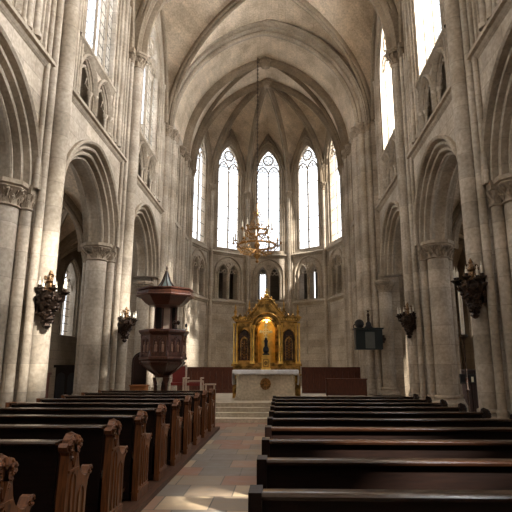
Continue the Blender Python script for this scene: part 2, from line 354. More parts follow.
# ------------------------------------------------------------------ side walls
ARC_A, ARC_R, ARC_H = 1.78, 2.0, 5.2
APROF = [(.46, 0.02), (.46, -.08), (.41, -.12), (.36, -.08), (.35, .06), (.31, .10), (.29, .03), (.25, .01), (.215, .03), (.205, .08), (.20, .16), (.16, .19), (.14, .13), (.10, .11), (.06, .14), (.055, .20), (.06, .30), (.03, .32), (.01, .27), (-.03, .27), (-.05, .31),
         (-.03, .37), (0, .40), (0, .62), (-.03, .66), (-.05, .70), (-.03, .74), (.01, .74), (.05, .70), (.06, .80), (.20, .84), (.20, .92), (.36, .98), (.36, 1.02)]
def side_wall(s, nm):
    fr = side(s); y0, y1 = -6.0, 21.3
    outer = [(y0, HTOP + .5), (y0, ARC_H)]
    for k in range(4):
        outer += arc(BAYS[k] + BH, ARC_A, ARC_H, ARC_R, .37, 12)
    outer += [(y1, ARC_H), (y1, HTOP + .5)]
    tri_holes = []; win_holes = []
    for k in range(4):
        yc = BAYS[k] + BH
        yu = yc - .42
        for q in (-.62, .62): tri_holes.append(hole(yu + q, .53, 8.85, .80, 8.32, 0, 6))
        win_holes.append(hole(yc - .42, 1.22, 13.0, 2.3, 10.05, 0, 9))
    mb = MB().panel(outer, tri_holes + win_holes, fr, 0.0, 0.55)
    mb.panel([(y0, 10.0), (y0, 8.0), (y1, 8.0), (y1, 10.0)], [], fr, 1.75, 1.85)
    mb.panel([(-6.2, 10.0), (-6.2, 8.0), (-6.0, 8.0), (-6.0, 10.0)], [], fr, .5, 1.85); mb.panel([(21.2, 10.0), (21.2, 8.0), (21.4, 8.0), (21.4, 10.0)], [], fr, .5, 1.85)
    mb.panel([(y0, 8.1), (y0, 8.0), (y1, 8.0), (y1, 8.1)], [], fr, 1.0, 1.85)
    # rear leaf of the arcade wall, with a passage between the leaves
    outer2 = [(y0, ARC_H + 2.9), (y0, ARC_H)]
    for k in range(4): outer2 += arc(BAYS[k] + BH, ARC_A, ARC_H, ARC_R, .37, 12)
    outer2 += [(y1, ARC_H), (y1, ARC_H + 2.9)]
    mb.panel(outer2, [], fr, 0.55, 1.05)
    struct('wall_' + nm, mb, 'stone', smooth=30)
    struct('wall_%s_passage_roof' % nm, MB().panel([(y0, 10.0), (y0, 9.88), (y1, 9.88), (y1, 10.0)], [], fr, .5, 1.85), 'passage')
    for k in range(4):
        yc = BAYS[k] + BH
        trim(MB().arch(fr, yc, ARC_A, ARC_H, ARC_R, APROF, n=14), 'trim')
        # string courses
        yu = yc - .42
        for (z, d) in ((8.12, .16), (9.82, .13)):
            m = MB(); prof = [(-.02, z - .16), (.05, z - .12), (.09, z - .05), (d, z - .03), (d, z + .05), (.03, z + .12), (-.02, z + .12)]
            a, b = (BAYS[k] + .35, BAYS[k + 1] - .35) if z < 9 else (yu - 1.45, yu + 1.3)
            m.grid([[fr(a, -p, w), fr(b, -p, w)] for p, w in prof])
            trim(m, 'trim')
        # triforium arcade of the bay: two arches, each over a pair of small ones with colonnettes
        t = sempty('window_%d' % (WIN[0] + 1), fr(yc, 0, 8.4)); WIN[0] += 1
        m = MB()
        for q in (-.62, .62):
            m.arch(fr, yu + q, .53, 8.85, .80, [(.13, .02), (.13, -.07), (.08, -.10), (.03, -.04), (.0, .04), (-.04, .07), (-.04, .16), (0, .3)], base=8.3, n=7)
            m.arch(fr, yu + q, .38, 8.85, .58, [(.06, .14), (.05, .06), (.0, .04), (-.03, .08), (0, .16)], n=6)
            for q2 in (-.30, .30): m.path([fr(yu + q + q2 * 1.1, .10, 8.98), fr(yu + q + q2 * .55, .10, 9.02), fr(yu + q + q2 * .7, .10, 9.22)], .025, 5)
        m.build('arcade_arches', 'trim', t)
        for q in (-1.22, -1.06, -.20, .0, .20, 1.06, 1.22):
            x = fr(yu + q, .08 if abs(q) in (.20, 1.06) else -.01, 0)
            c = MB().lathe([(.075, 8.32), (.085, 8.36), (.05, 8.42), (.042, 8.46), (.042, 8.72), (.055, 8.74), (.05, 8.77), (.095, 8.86), (.10, 8.90)], (x[0], x[1], 0), 10)
            c.build('colonnette', 'shaft', t)
        yw = yc - .12
        # clerestory window
        w = sempty('window_%d' % (WIN[0] + 1), fr(yw, .45, 10.0)); WIN[0] += 1
        f = MB().arch(fr, yw, 1.22, 13.0, 2.3, [(.30, .02), (.30, -.05), (.24, -.09), (.18, -.05), (.16, .03), (.10, -.02), (.06, .03), (.02, .0), (-.01, .04), (-.03, .06), (-.03, .2), (.04, .22)], base=9.9, n=10)
        f.build('stone_frame', 'trim', w)
        mu = MB()
        for q in (-.40, .40):
            a0, b0 = fr(yw + q - .035, .07, 10.0), fr(yw + q + .035, .13, 13.15)
            mu.box(min(a0[0], b0[0]), max(a0[0], b0[0]), a0[1], b0[1], 10.0, 13.1)
        bar = [(.03, .07), (.03, .13), (-.03, .13), (-.03, .07)]
        for q in (-.80, 0, .80): mu.arch(fr, yw + q, .37, 12.95, .62, bar, n=6, close=True)
        for (q, z, r_) in ((-.40, 13.72, .30), (.40, 13.72, .30), (0, 14.38, .34)):
            mu.torus(None, r_, .045, 18, 6, fr=lambda x, y, z0, q=q, z=z: fr(yw + q + x, .10 + z0, z + y))
            for a in range(4):
                an = a * PI / 2 + PI / 4
                mu.torus(None, r_ * .38, .022, 10, 4, fr=lambda x, y, z0, q=q, z=z, an=an, r_=r_: fr(yw + q + r_ * .5 * math.cos(an) + x, .10 + z0, z + r_ * .5 * math.sin(an) + y))
        mu.build('tracery', 'trim', w)
        gp = hole(yw, 1.22, 13.0, 2.3, 10.0, 0, 9)
        MB().add([fr(u, .12, z) for u, z in gp], [tuple(range(len(gp)))]).build('glass', 'glass_side', w)
        ls = MB()
        a0, b0 = fr(yw - 1.32, .0, 10.2), fr(yw + 1.32, .55, 10.36)
        ls.box(min(a0[0], b0[0]), max(a0[0], b0[0]), a0[1], b0[1], 9.9, 10.06); ls.build('sill', 'trim', w)
        for q, r_, d_ in ((1.00, .045, .03), (1.13, .06, .06), (1.28, .045, .03), (1.42, .075, .08), (1.58, .045, .03)):
            x = fr(yc + q, -d_, 0); MB().lathe([(r_ * 1.5, 8.25), (r_ * 1.5, 8.35), (r_, 8.42), (r_, 13.3), (r_ * 1.5, 13.5), (r_ * 1.6, 13.56)], (x[0], x[1], 0), 10).build('jamb_shaft', 'shaft', w)
side_wall(-1, 'left'); side_wall(1, 'right')

# ------------------------------------------------------------------ vaults
def pn(s, a=HW, rise=HR):
    s = min(1.0, abs(s)); d = (rise * rise - a * a) / (2 * a); r = a + d; x = s * a
    return math.sqrt(max(0, r * r - (x + d) ** 2)) / rise
def slist(a, rise, n):
    d = (rise * rise - a * a) / (2 * a); r = a + d; th = math.acos(d / r)
    h = [(-d + r * math.cos(th * i / n)) / a for i in range(n + 1)]   # 1 .. 0
    return [-x for x in h] + list(reversed(h[:-1]))
def vault_bay(mb, xc, yc, a, b, h0, rise, n=12):
    S = slist(a, rise, n); m = len(S); k = len(mb.v)
    p = [pn(s, a, rise) for s in S]
    for j in range(m):
        for i in range(m): mb.v.append((xc + S[i] * a, yc + S[j] * b, h0 + rise * max(p[i], p[j])))
    for j in range(m - 1):
        for i in range(m - 1):
            A, B, C_, D = k + j * m + i, k + j * m + i + 1, k + (j + 1) * m + i + 1, k + (j + 1) * m + i
            if (i < m // 2) == (j < m // 2): mb.f += [(A, B, C_), (A, C_, D)]
            else: mb.f += [(A, B, D), (B, C_, D)]
def rib_sweep(mb, pts, prof):
    """prof: (lateral, down) closed"""
    pts = [Vector(p) for p in pts]; rows = []
    hd = Vector((pts[-1].x - pts[0].x, pts[-1].y - pts[0].y, 0)).normalized(); L = Vector((-hd.y, hd.x, 0))
    for i, p in enumerate(pts):
        t = (pts[min(i + 1, len(pts) - 1)] - pts[max(i - 1, 0)]).normalized(); n = t.cross(L).normalized()
        if n.z > 0: n = -n
        if abs(n.z) < 1e-3 and n.dot(Vector((0, 0, 1))) >= 0: pass
        rows.append([p + L * l + n * d for l, d in prof])
    # keep the inward side consistent along steep legs
    mb.grid(rows, closed_u=True)
RIBK = 1.25
RIB = [(-.10, -.06), (-.10, .05), (-.13, .08), (-.10, .13), (-.05, .14), (-.06, .19), (0, .24), (.06, .19), (.05, .14), (.10, .13), (.13, .08), (.10, .05), (.10, -.06)]
RIB = [(l * RIBK, d * RIBK) for l, d in RIB]
RIBS = [(l * .7, d * .75) for l, d in RIB]
def diag_ribs(xc, yc, a, b, h0, rise, prof=RIB, n=14, mat='rib'):
    S = slist(a, rise, n)
    for sg in (1, -1):
        m = MB(); half = len(S) // 2
        for lo, hi in ((0, half + 1), (half, len(S))):
            rib_sweep(m, [(xc + s * a, yc + sg * s * b, h0 + rise * pn(s, a, rise)) for s in S[lo:hi]], prof)
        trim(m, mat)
    bz = h0 + rise
    bo = MB().lathe([(.02, -.36), (.12, -.34), (.2, -.27), (.24, -.2), (.30, -.17), (.30, -.08), (.2, -.02)], (xc, yc, bz), 16, mod=lambda t, i: 1 + .1 * math.cos(8 * t))
    trim(bo, 'carved')
vm = MB()
for k in range(4): vault_bay(vm, AX, BAYS[k] + BH, HW + .02, BH, H0, HR)
vault_bay(vm, AX, -3.2, HW + .02, 2.85, H0, HR)
struct('ceiling', vm, 'vault', smooth=25)
for k in range(4): diag_ribs(AX, BAYS[k] + BH, HW, BH, H0, HR)
TP = [(0, -.30), (-.26, -.30), (-.30, -.24), (-.36, -.20), (-.36, -.14), (-.42, -.12), (-.52, -.06), (-.52, .06), (-.42, .12), (-.36, .14), (-.36, .20), (-.30, .24), (-.26, .30), (0, .30)]
for k in range(4):
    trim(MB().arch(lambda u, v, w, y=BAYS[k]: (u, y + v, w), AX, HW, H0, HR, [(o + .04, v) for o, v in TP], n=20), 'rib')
for s in (-1, 1):                       # wall ribs above the clerestory
    for k in range(4):
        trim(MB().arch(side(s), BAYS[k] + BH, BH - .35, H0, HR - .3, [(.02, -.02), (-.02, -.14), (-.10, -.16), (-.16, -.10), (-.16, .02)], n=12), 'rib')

# chancel arch: several orders, and wall over it
CA, CR = 4.22, 4.98
outer = [(AX - 5.15, HTOP + 1), (AX - 5.15, 0), (CX - CA - .4, 0)] + arc(CX, CA, H0, CR, .4, 18) + [(CX + CA + .4, 0), (AX + 5.15, 0), (AX + 5.15, HTOP + 1)]
struct('wall_chancel', MB().panel(outer, [], lambda u, v, w: (u, v, w), 21.05, 21.55), 'stone', smooth=30)
CP = [(.46, 20.98), (.46, 20.90), (.40, 20.86), (.36, 20.92), (.33, 20.90), (.28, 20.94), (.27, 21.04), (.23, 21.10), (.19, 21.06), (.14, 21.10), (.12, 21.20), (.12, 21.30), (.07, 21.28), (.03, 21.30), (-.02, 21.32), (-.05, 21.38), (-.02, 21.44), (0, 21.46), (0, 21.55), (.5, 21.57)]
trim(MB().arch(lambda u, v, w: (u, v, w), CX, CA, H0, CR, CP, n=24), 'trim')

# ------------------------------------------------------------------ apse
AR = 4.0; AY = 26.0; PX0 = CX; RC = AR / math.cos(R(18)); AZ = 17.5; H1 = 12.2
def facet(ph):
    q = R(ph); ux, uy = math.cos(q), -math.sin(q); nx, ny = math.sin(q), math.cos(q)
    return lambda u, v, w: (PX0 + nx * (AR + v) + ux * u, AY + ny * (AR + v) + uy * u, w)
FH = AR * math.tan(R(18))
WH, WR = 13.5, 1.65
def apse_panel(ph, idx, glass):
    fr = facet(ph); WA = .84 if abs(ph) > 60 else .70
    holes = [hole(0, WA + .22, WH, WR, 8.45, 0, 8)] + [hole(q, .27, 6.95, .48, 5.42, 0, 5) for q in (-.36, .36)]
    m = MB().panel([(-FH - .2, 0), (FH + .2, 0), (FH + .2, 17.0), (-FH - .2, 17.0)], holes, fr, 0, .5)
    struct('wall_apse_%d' % idx, m, 'stone', smooth=25)
    w = sempty('window_%d' % (WIN[0] + 1), fr(0, .4, 8.4)); WIN[0] += 1
    f = MB().arch(fr, 0, WA, WH, WR - .1, [(.46, .02), (.46, -.06), (.41, -.10), (.36, -.05), (.34, .0), (.30, -.04), (.26, -.03), (.24, .02), (.20, .06), (.17, .02), (.13, .03), (.10, .09), (.06, .09), (.03, .10), (0, .13), (0, .24), (.26, .26)], base=8.3, n=10)
    f.grid([[fr(-WA - .26, v, z), fr(WA + .26, v, z)] for v, z in ((-.03, 8.26), (.0, 8.34), (.16, 8.50), (.30, 8.55))])
    f.build('stone_frame', 'trim', w)
    t = MB(); bar = [(.035, .11), (.035, .17), (-.03, .17), (-.03, .11)]
    t.grid([[fr(u, v, 8.5), fr(u, v, 13.4)] for u, v in ((-.035, .10), (.035, .10), (.035, .18), (-.035, .18))], closed_v=True)
    for q in (-.35, .35):
        t.arch(fr, q, .33, WH - .05, .5, bar, n=6, close=True)
        for a in (-2.4, -.7): 
            t.torus(None, .12, .028, 12, 5, fr=lambda x, y, z, q=q, a=a: fr(q + .17 * math.cos(a) + x, .14 + z, WH + .22 + .04 * math.sin(a) + y))
    t.torus(None, .31, .05, 20, 6, fr=lambda x, y, z: fr(x, .14 + z, WH + .88 + y))
    for a in range(5):
        an = a * 2 * PI / 5 + PI / 2
        t.torus(None, .095, .022, 10, 4, fr=lambda x, y, z, an=an: fr(.19 * math.cos(an) + x, .14 + z, WH + .88 + .19 * math.sin(an) + y))
    for a in (0.25, PI - .25): t.torus(None, .12, .03, 10, 5, fr=lambda x, y, z, a=a: fr(.5 * math.cos(a) + x, .14 + z, WH + .62 + .2 * math.sin(a) + y))
    t.build('tracery', 'trim', w)
    gp = hole(0, WA + .1, WH, WR, 8.4, 0, 9)
    MB().add([fr(u, .16, z) for u, z in gp], [tuple(range(len(gp)))]).build('glass', 'glass_end', w)
    # twin lights under the window
    w = sempty('window_%d' % (WIN[0] + 1), fr(0, .2, 5.4)); WIN[0] += 1
    f = MB()
    f.arch(fr, 0, .86, 6.95, .95, [(.09, .01), (.09, -.06), (.03, -.09), (-.01, -.04), (-.02, .01)], base=5.42, n=8)
    for q in (-.36, .36):
        f.arch(fr, q, .27, 6.95, .48, [(.07, .01), (.07, -.06), (.03, -.07), (0, -.02), (-.03, .05), (-.03, .2), (0, .3)], n=6)
        for a in (-1, 1): f.torus(None, .10, .03, 10, 5, fr=lambda x, y, z, q=q, a=a: fr(q + a * .12 + x, .06 + z, 7.06 + y))
    f.torus(None, .13, .035, 14, 5, fr=lambda x, y, z: fr(x, -.02 + z, 7.46 + y))
    f.build('stone_frame', 'trim', w)
    for q in (-.70, 0, .70):
        x = fr(q, -.01, 0)
        MB().lathe([(.08, 5.42), (.085, 5.47), (.05, 5.54), (.045, 5.58), (.045, 6.76), (.06, 6.78), (.055, 6.82), (.10, 6.93), (.105, 6.97)], (x[0], x[1], 0), 10).build('colonnette', 'shaft', w)
    sl = {0: [(-.56, -.20)], 36: [(-.62, -.34), (.26, .50)]}.get(ph, [])
    m = MB(); cuts = [-FH + .15] + [c_ for p in sl for c_ in p] + [FH - .15]
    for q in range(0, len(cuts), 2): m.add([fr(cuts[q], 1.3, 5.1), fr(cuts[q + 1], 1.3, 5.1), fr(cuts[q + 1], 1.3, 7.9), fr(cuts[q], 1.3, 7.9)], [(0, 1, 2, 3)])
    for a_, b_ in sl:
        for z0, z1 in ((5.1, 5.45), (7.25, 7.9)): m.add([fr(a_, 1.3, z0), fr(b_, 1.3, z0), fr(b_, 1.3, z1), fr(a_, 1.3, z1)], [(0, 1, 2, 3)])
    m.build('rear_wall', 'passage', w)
    for a_, b_ in sl: MB().add([fr(a_, 1.32, 5.4), fr(b_, 1.32, 5.4), fr(b_, 1.32, 7.3), fr(a_, 1.32, 7.3)], [(0, 1, 2, 3)]).build('glass', 'glass_plain', w)
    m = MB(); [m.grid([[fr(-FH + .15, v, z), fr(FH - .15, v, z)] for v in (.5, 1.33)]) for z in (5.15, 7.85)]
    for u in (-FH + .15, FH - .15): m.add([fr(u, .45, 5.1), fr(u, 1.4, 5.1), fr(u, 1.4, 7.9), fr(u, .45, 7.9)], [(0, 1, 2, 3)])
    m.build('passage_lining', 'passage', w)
    for z in (5.22, 8.12):
        prof = [(.02, z - .14), (-.05, z - .10), (-.07, z - .03), (-.13, z - .01), (-.13, z + .05), (-.03, z + .12), (.02, z + .14)]
        trim(MB().grid([[fr(-FH, v, w_), fr(FH, v, w_)] for v, w_ in prof]))
for i, (ph, g) in enumerate(((-72, 0), (-36, 0), (0, .16), (36, .14), (72, 0))): apse_panel(ph, i + 1, g)
# straight chancel walls
for s, nm in ((-1, 'left'), (1, 'right')):
    xw = CX + s * RC
    struct('wall_chancel_' + nm, MB().box(min(xw, xw + s * .5), max(xw, xw + s * .5), 21.5, 26.3, 0, 18), 'stone')
    for z in (5.22, 8.12):
        trim(MB().box(min(xw, xw - s * .1), max(xw, xw - s * .1), 22, 26, z - .08, z + .08))
# vault of the short bay and the ribbed apse vault
am = MB(); S_ = slist(RC, AZ - H1, 16)
am.grid([[(CX + q * (RC + .02), y, H1 + (AZ - H1) * pn(q, RC, AZ - H1)) for q in S_] for y in (21.45, 24.0, 26.0)])
nr, nl = 14, 10
CW = 16.15
for q in range(-2, 3):
    fr = facet(q * 36); rows = []
    for i in range(nr + 1):
        th = (PI / 2) * i / nr; f = math.sin(th); f = 1 - (1 - f) if i else 0
        rr = f; row = []
        hrib = H1 + (AZ - H1) * pn(rr, RC, AZ - H1); hcr = AZ - (AZ - CW) * rr ** 2
        for j in range(-nl, nl + 1):
            l = math.sin(PI / 2 * j / nl)
            row.append(fr(l * FH * rr, -AR * (1 - rr), hrib + max(0, hcr - hrib) * pn(l, 1.3, 3.0)))
        rows.append(row)
    am.grid(rows)
for (s, a0) in ((-1, 0), (1, 0)):      # quarter wedges joining the straight bay
    pass
struct('ceiling_apse', am, 'vault', smooth=35)
trim(MB().arch(lambda u, v, w: (u, 23.9 + v, w), CX, RC, H1, AZ - H1, [(o * .75 + .02, v * .45) for o, v in TP], n=20), 'rib')
trim(MB().lathe([(.02, -.55), (.15, -.53), (.25, -.45), (.28, -.37), (.36, -.3), (.36, -.2), (.2, 0)], (CX, 23.9, AZ), 16, mod=lambda t, i: 1 + .1 * math.cos(8 * t)), 'carved')
for sx in (-1, 1):
    m = MB(); rib_sweep(m, [(CX + sx * q * RC, 23.9 + q * 2.0, H1 + (AZ - H1) * pn(q, RC, AZ - H1)) for q in S_ if q >= -1e-9], RIBS); trim(m, 'rib')
trim(MB().arch(lambda u, v, w: (u, 26.0 + v, w), CX, RC, H1, AZ - H1, [(o * .7 + .02, v * .45) for o, v in TP], n=20), 'rib')
for q in range(-2, 2):
    an = R(q * 36 + 18); S = [x for x in slist(RC, AZ - H1, 16) if x >= -1e-9]
    pts = [(PX0 + RC * s_ * math.sin(an), AY + RC * s_ * math.cos(an), H1 + (AZ - H1) * pn(s_, RC, AZ - H1)) for s_ in S]
    m = MB(); rib_sweep(m, list(reversed(pts)), [(l * 1.0, d * 1.1) for l, d in RIB]); trim(m, 'rib')
trim(MB().lathe([(.02, -.4), (.15, -.38), (.25, -.30), (.28, -.22), (.36, -.18), (.36, -.08), (.2, 0)], (CX, AY + .05, AZ), 16, mod=lambda t, i: 1 + .1 * math.cos(8 * t)), 'carved')
for q in range(-2, 3):                  # wall ribs round each apse window head
    trim(MB().arch(facet(q * 36), 0, FH - .14, H1, CW - H1 - .15, [(.10, .0), (.08, -.13), (.0, -.17), (-.06, -.12), (-.08, -.04), (-.13, -.06), (-.16, .0), (-.16, .04)], n=12), 'rib')

# ------------------------------------------------------------------ piers
def cap_bell(mb, c, r, z0, z1, n=16, leaves=8, fl=1.45):
    h = z1 - z0
    mb.lathe([(r * 1.02, z0), (r * 1.16, z0 + .05 * h), (r * 1.16, z0 + .10 * h), (r * 1.0, z0 + .14 * h), (r * 1.05, z0 + .4 * h), (r * 1.2, z0 + .62 * h), (r * fl, z0 + .80 * h)], c, n, mod=lambda a, i: 1 + (.05 * math.cos(leaves * a) if i > 3 else 0))
    nl_ = int(leaves * 1.25)
    for row, (zz, rr, ro) in enumerate(((.44, 1.16, 0), (.74, 1.42, .5))):
        for k in range(nl_):
            a = 2 * PI * (k + ro) / nl_; ca, sa = math.cos(a), math.sin(a)
            P_ = lambda q, z, da=0: (c[0] + r * q * math.cos(a + da), c[1] + r * q * math.sin(a + da), z0 + z * h)
            mb.path([P_(1.0, zz - .30), P_(rr * .93, zz - .12), P_(rr * 1.06, zz + .02), P_(rr * 1.12, zz + .10), P_(rr * 1.06, zz + .13)], [r * .06, r * .11, r * .13, r * .09, r * .03], 5)
            for da in (-.16, .16): mb.path([P_(1.02, zz - .18, da * .4), P_(rr, zz - .04, da), P_(rr * 1.04, zz + .03, da * 1.1)], [r * .04, r * .07, r * .02], 4)
def abacus(mb, c, r, z0, z1, n=8, rot=PI / 8):
    h = z1 - z0
    mb.lathe([(r * .9, z0), (r * .98, z0 + .2 * h), (r * .96, z0 + .35 * h), (r * 1.06, z0 + .5 * h), (r * 1.06, z1), (.01, z1)], c, n, rot=rot)
def base_prof(r, zb): return [(r * 1.55, zb), (r * 1.55, zb + .08), (r * 1.42, zb + .12), (r * 1.36, zb + .15), (r * 1.14, zb + .17), (r * 1.12, zb + .21), (r * 1.24, zb + .24), (r * 1.22, zb + .28), (r * 1.0, zb + .30)]
def shaft(name, parent, x, y, r, z0, z1, mat='shaft', n=20, base=True):
    prof = base_prof(r, z0) + [(r, z1)] if base else [(r, z0), (r, z1)]
    return MB().lathe(prof, (x, y, 0), n).build(name, mat, parent, world=False)
def make_pier():
    t = thing('compound_pier', '', 'pier')
    MB().lathe([(.60, 0), (.60, .42), (.56, .46), (.56, .56), (.50, .60), (.50, ARC_H)], (-.5, 0, 0), 8, rot=PI / 8).build('core', 'stone', t, world=False, smooth=20)
    pl = MB()
    for (x, y, r) in ((-.5, .72, .56), (-.5, -.72, .56), (.02, 0, .48), (-.98, 0, .3)):
        pl.lathe([(r, 0), (r, .36), (r * .94, .41), (r * .94, .50), (r * .9, .54), (.05, .54)], (x, y, 0), 8, rot=PI / 8)
    pl.build('plinth', 'shaft', t, world=False, smooth=20)
    for sy in (-1, 1):
        sh = shaft('arcade_column', t, -.5, sy * .72, .30, .5, 4.80)
        c = MB(); cap_bell(c, (-.5, sy * .72, 0), .30, 4.72, 5.14); abacus(c, (-.5, sy * .72, 0), .47, 5.06, 5.24); c.build('capital', 'carved', t, world=False)
        for x in (-.14, -.88):
            shaft('corner_shaft', t, x, sy * .50, .12, .52, 4.85, n=14)
            c = MB(); cap_bell(c, (x, sy * .50, 0), .13, 4.72, 5.12, 12, 6); abacus(c, (x, sy * .50, 0), .22, 5.06, 5.24, 4, PI / 4); c.build('capital', 'carved', t, world=False)
        shaft('wall_shaft', t, .09, sy * .37, .085, .5, 11.75, n=12)
        shaft('wall_shaft', t, .05, sy * .58, .06, 5.2, 11.75, n=10, base=False)
        c = MB(); cap_bell(c, (.09, sy * .37, 0), .09, 11.72, 12.1, 10, 6); abacus(c, (.05, sy * .40, 0), .20, 12.06, 12.22, 4, PI / 4); c.build('capital', 'carved', t, world=False)
    shaft('nave_shaft', t, .17, 0, .20, .5, 11.75)
    c = MB(); cap_bell(c, (.17, 0, 0), .20, 11.68, 12.1); abacus(c, (.17, 0, 0), .36, 12.06, 12.22); c.build('capital', 'carved', t, world=False)
    shaft('aisle_shaft', t, -1.02, 0, .12, .5, 4.85, n=12)
    c = MB(); cap_bell(c, (-1.02, 0, 0), .13, 4.72, 5.12, 12, 6); c.build('capital', 'carved', t, world=False)
    # clerestory jamb shafts either side of the bay shafts
    for sy in (-1, 1):
        for d, r in ((.78, .06), (.95, .045), (1.10, .05)):
            MB().lathe([(r, 8.2), (r, 13.6)], (.03, sy * d, 0), 8).build('jamb_shaft', 'shaft', t, world=False)
    return t
pier = make_pier()
ordn = {1: 'nearest', 2: 'second'}
names = {0: 'beside the viewpoint, its arch springing off the edge of view', 1: 'nearest', 2: 'farther'}
first = True
for s, nm in ((-1, 'left'), (1, 'right')):
    for k in (0, 1, 2, 3) if False else (1, 2, 3):
        lab = {1: 'clustered limestone pier on the %s, beside the rearmost pews at the edge of view', 2: 'nearest clustered limestone pier on the %s of the nave, carrying the larger candle bracket', 3: 'farther clustered limestone pier on the %s of the nave, carrying the smaller candle bracket'}[k] % nm
        loc = (AX + s * HW, BAYS[k], 0); rz = 0 if s < 0 else PI
        if first: o = pier; o.location = loc; o['label'] = lab; first = False
        else: o = dup(pier, loc, rz, lab)
        o['group'] = 'clustered piers of the nave arcade'
# chancel arch piers
def chancel_pier(s, nm):
    t = thing('chancel_pier', 'tall bundle of slender limestone shafts under the %s foot of the chancel arch' % nm, 'pier', (CX + s * HW, 21.4, 0), 0, 'chancel arch piers')
    P = lambda x, y: (-s * x, y)     # x measured towards the nave axis
    m = MB(); pts = [(-.9, -.75), (-.06, -.72), (-.04, -.33), (.14, -.14), (.29, .06), (.37, .62), (-.9, .62)]
    for z0, z1, e in ((0, .55, .06), (.55, 12.2, 0)):
        bot = [(*P(x + e * (x > -.5), y - e * (y < 0)), z0) for x, y in pts]; top = [(a, b, z1) for a, b, _ in bot]
        m.add(bot + top, [tuple(range(7)), tuple(range(7, 14))] + [(i, (i + 1) % 7, 7 + (i + 1) % 7, 7 + i) for i in range(7)])
    m.build('core', 'stone', t, world=False, smooth=20)
    for (x, y, r) in ((-.30, -.80, .26), (.04, -.62, .10), (.10, -.42, .09), (.28, -.33, .17), (.41, -.12, .075), (.47, .06, .15), (.52, .27, .06), (.50, .45, .13), (.40, .66, .09)):
        x2, y2 = P(x, y)
        top = 12.2 if x > -.2 else 5.0
        shaft('shaft', t, x2, y2, r, .5, top - .4, n=16 if r > .1 else 10)
        c = MB(); cap_bell(c, (x2, y2, 0), r, top - .48, top - .08, 12, 6); abacus(c, (x2, y2, 0), r * 1.55, top - .14, top + .02, 8); c.build('capital', 'carved', t, world=False)
    return t
chancel_pier(-1, 'left'); chancel_pier(1, 'right')
# apse wall shafts
asL = ['first wall shaft of the apse from the left, at the start of its curve', 'slender wall shaft between the two windows left of the altar', 'slender wall shaft just left of the window behind the altar', 'slender wall shaft just right of the window behind the altar', 'slender wall shaft between the two windows right of the altar', 'last wall shaft of the apse at its right end']
for i, a in enumerate((-90, -54, -18, 18, 54, 90)):
    an = R(a); ux, uy = math.sin(an), math.cos(an); tx, ty = uy, -ux
    t = thing('apse_wall_shaft', asL[i], 'column', (CX + RC * ux, AY + RC * uy, 0), 0, 'wall shafts of the apse')
    for (l, d, r) in ((0, .14, .105), (-.17, .07, .055), (.17, .07, .055), (-.29, .06, .035), (.29, .06, .035)):
        x, y = -ux * d + tx * l, -uy * d + ty * l
        shaft('shaft', t, x, y, r, .5, 11.85 if abs(l) < .1 else 12.15, n=12)
    c = MB(); cap_bell(c, (-ux * .14, -uy * .14, 0), .12, 11.75, 12.12, 12, 8); abacus(c, (-ux * .12, -uy * .12, 0), .24, 12.06, 12.2, 8); c.build('capital', 'carved', t, world=False)

for s, nm in ((-1, 'left'), (1, 'right')):
    t = thing('chancel_wall_shaft', 'slender wall shafts on the %s chancel wall, between the chancel arch and the apse' % nm, 'column', (CX + s * RC, 23.9, 0), 0, 'chancel wall shafts')
    for (x, y, r) in ((.15, 0, .12), (.06, -.22, .07), (.06, .22, .07), (.04, -.6, .06), (.04, -.78, .045), (.04, .6, .06), (.04, .78, .045), (.04, -1.4, .06), (.04, 1.4, .06)):
        shaft('shaft', t, -s * x, y, r, .5, 11.85, n=12)
    for (x, y, r) in ((.15, 0, .13), (.05, -.69, .12), (.05, .69, .12)):
        c = MB(); cap_bell(c, (-s * x, y, 0), r, 11.75, 12.12, 12, 8); abacus(c, (-s * x, y, 0), r * 1.9, 12.06, 12.2, 8); c.build('capital', 'carved', t, world=False)

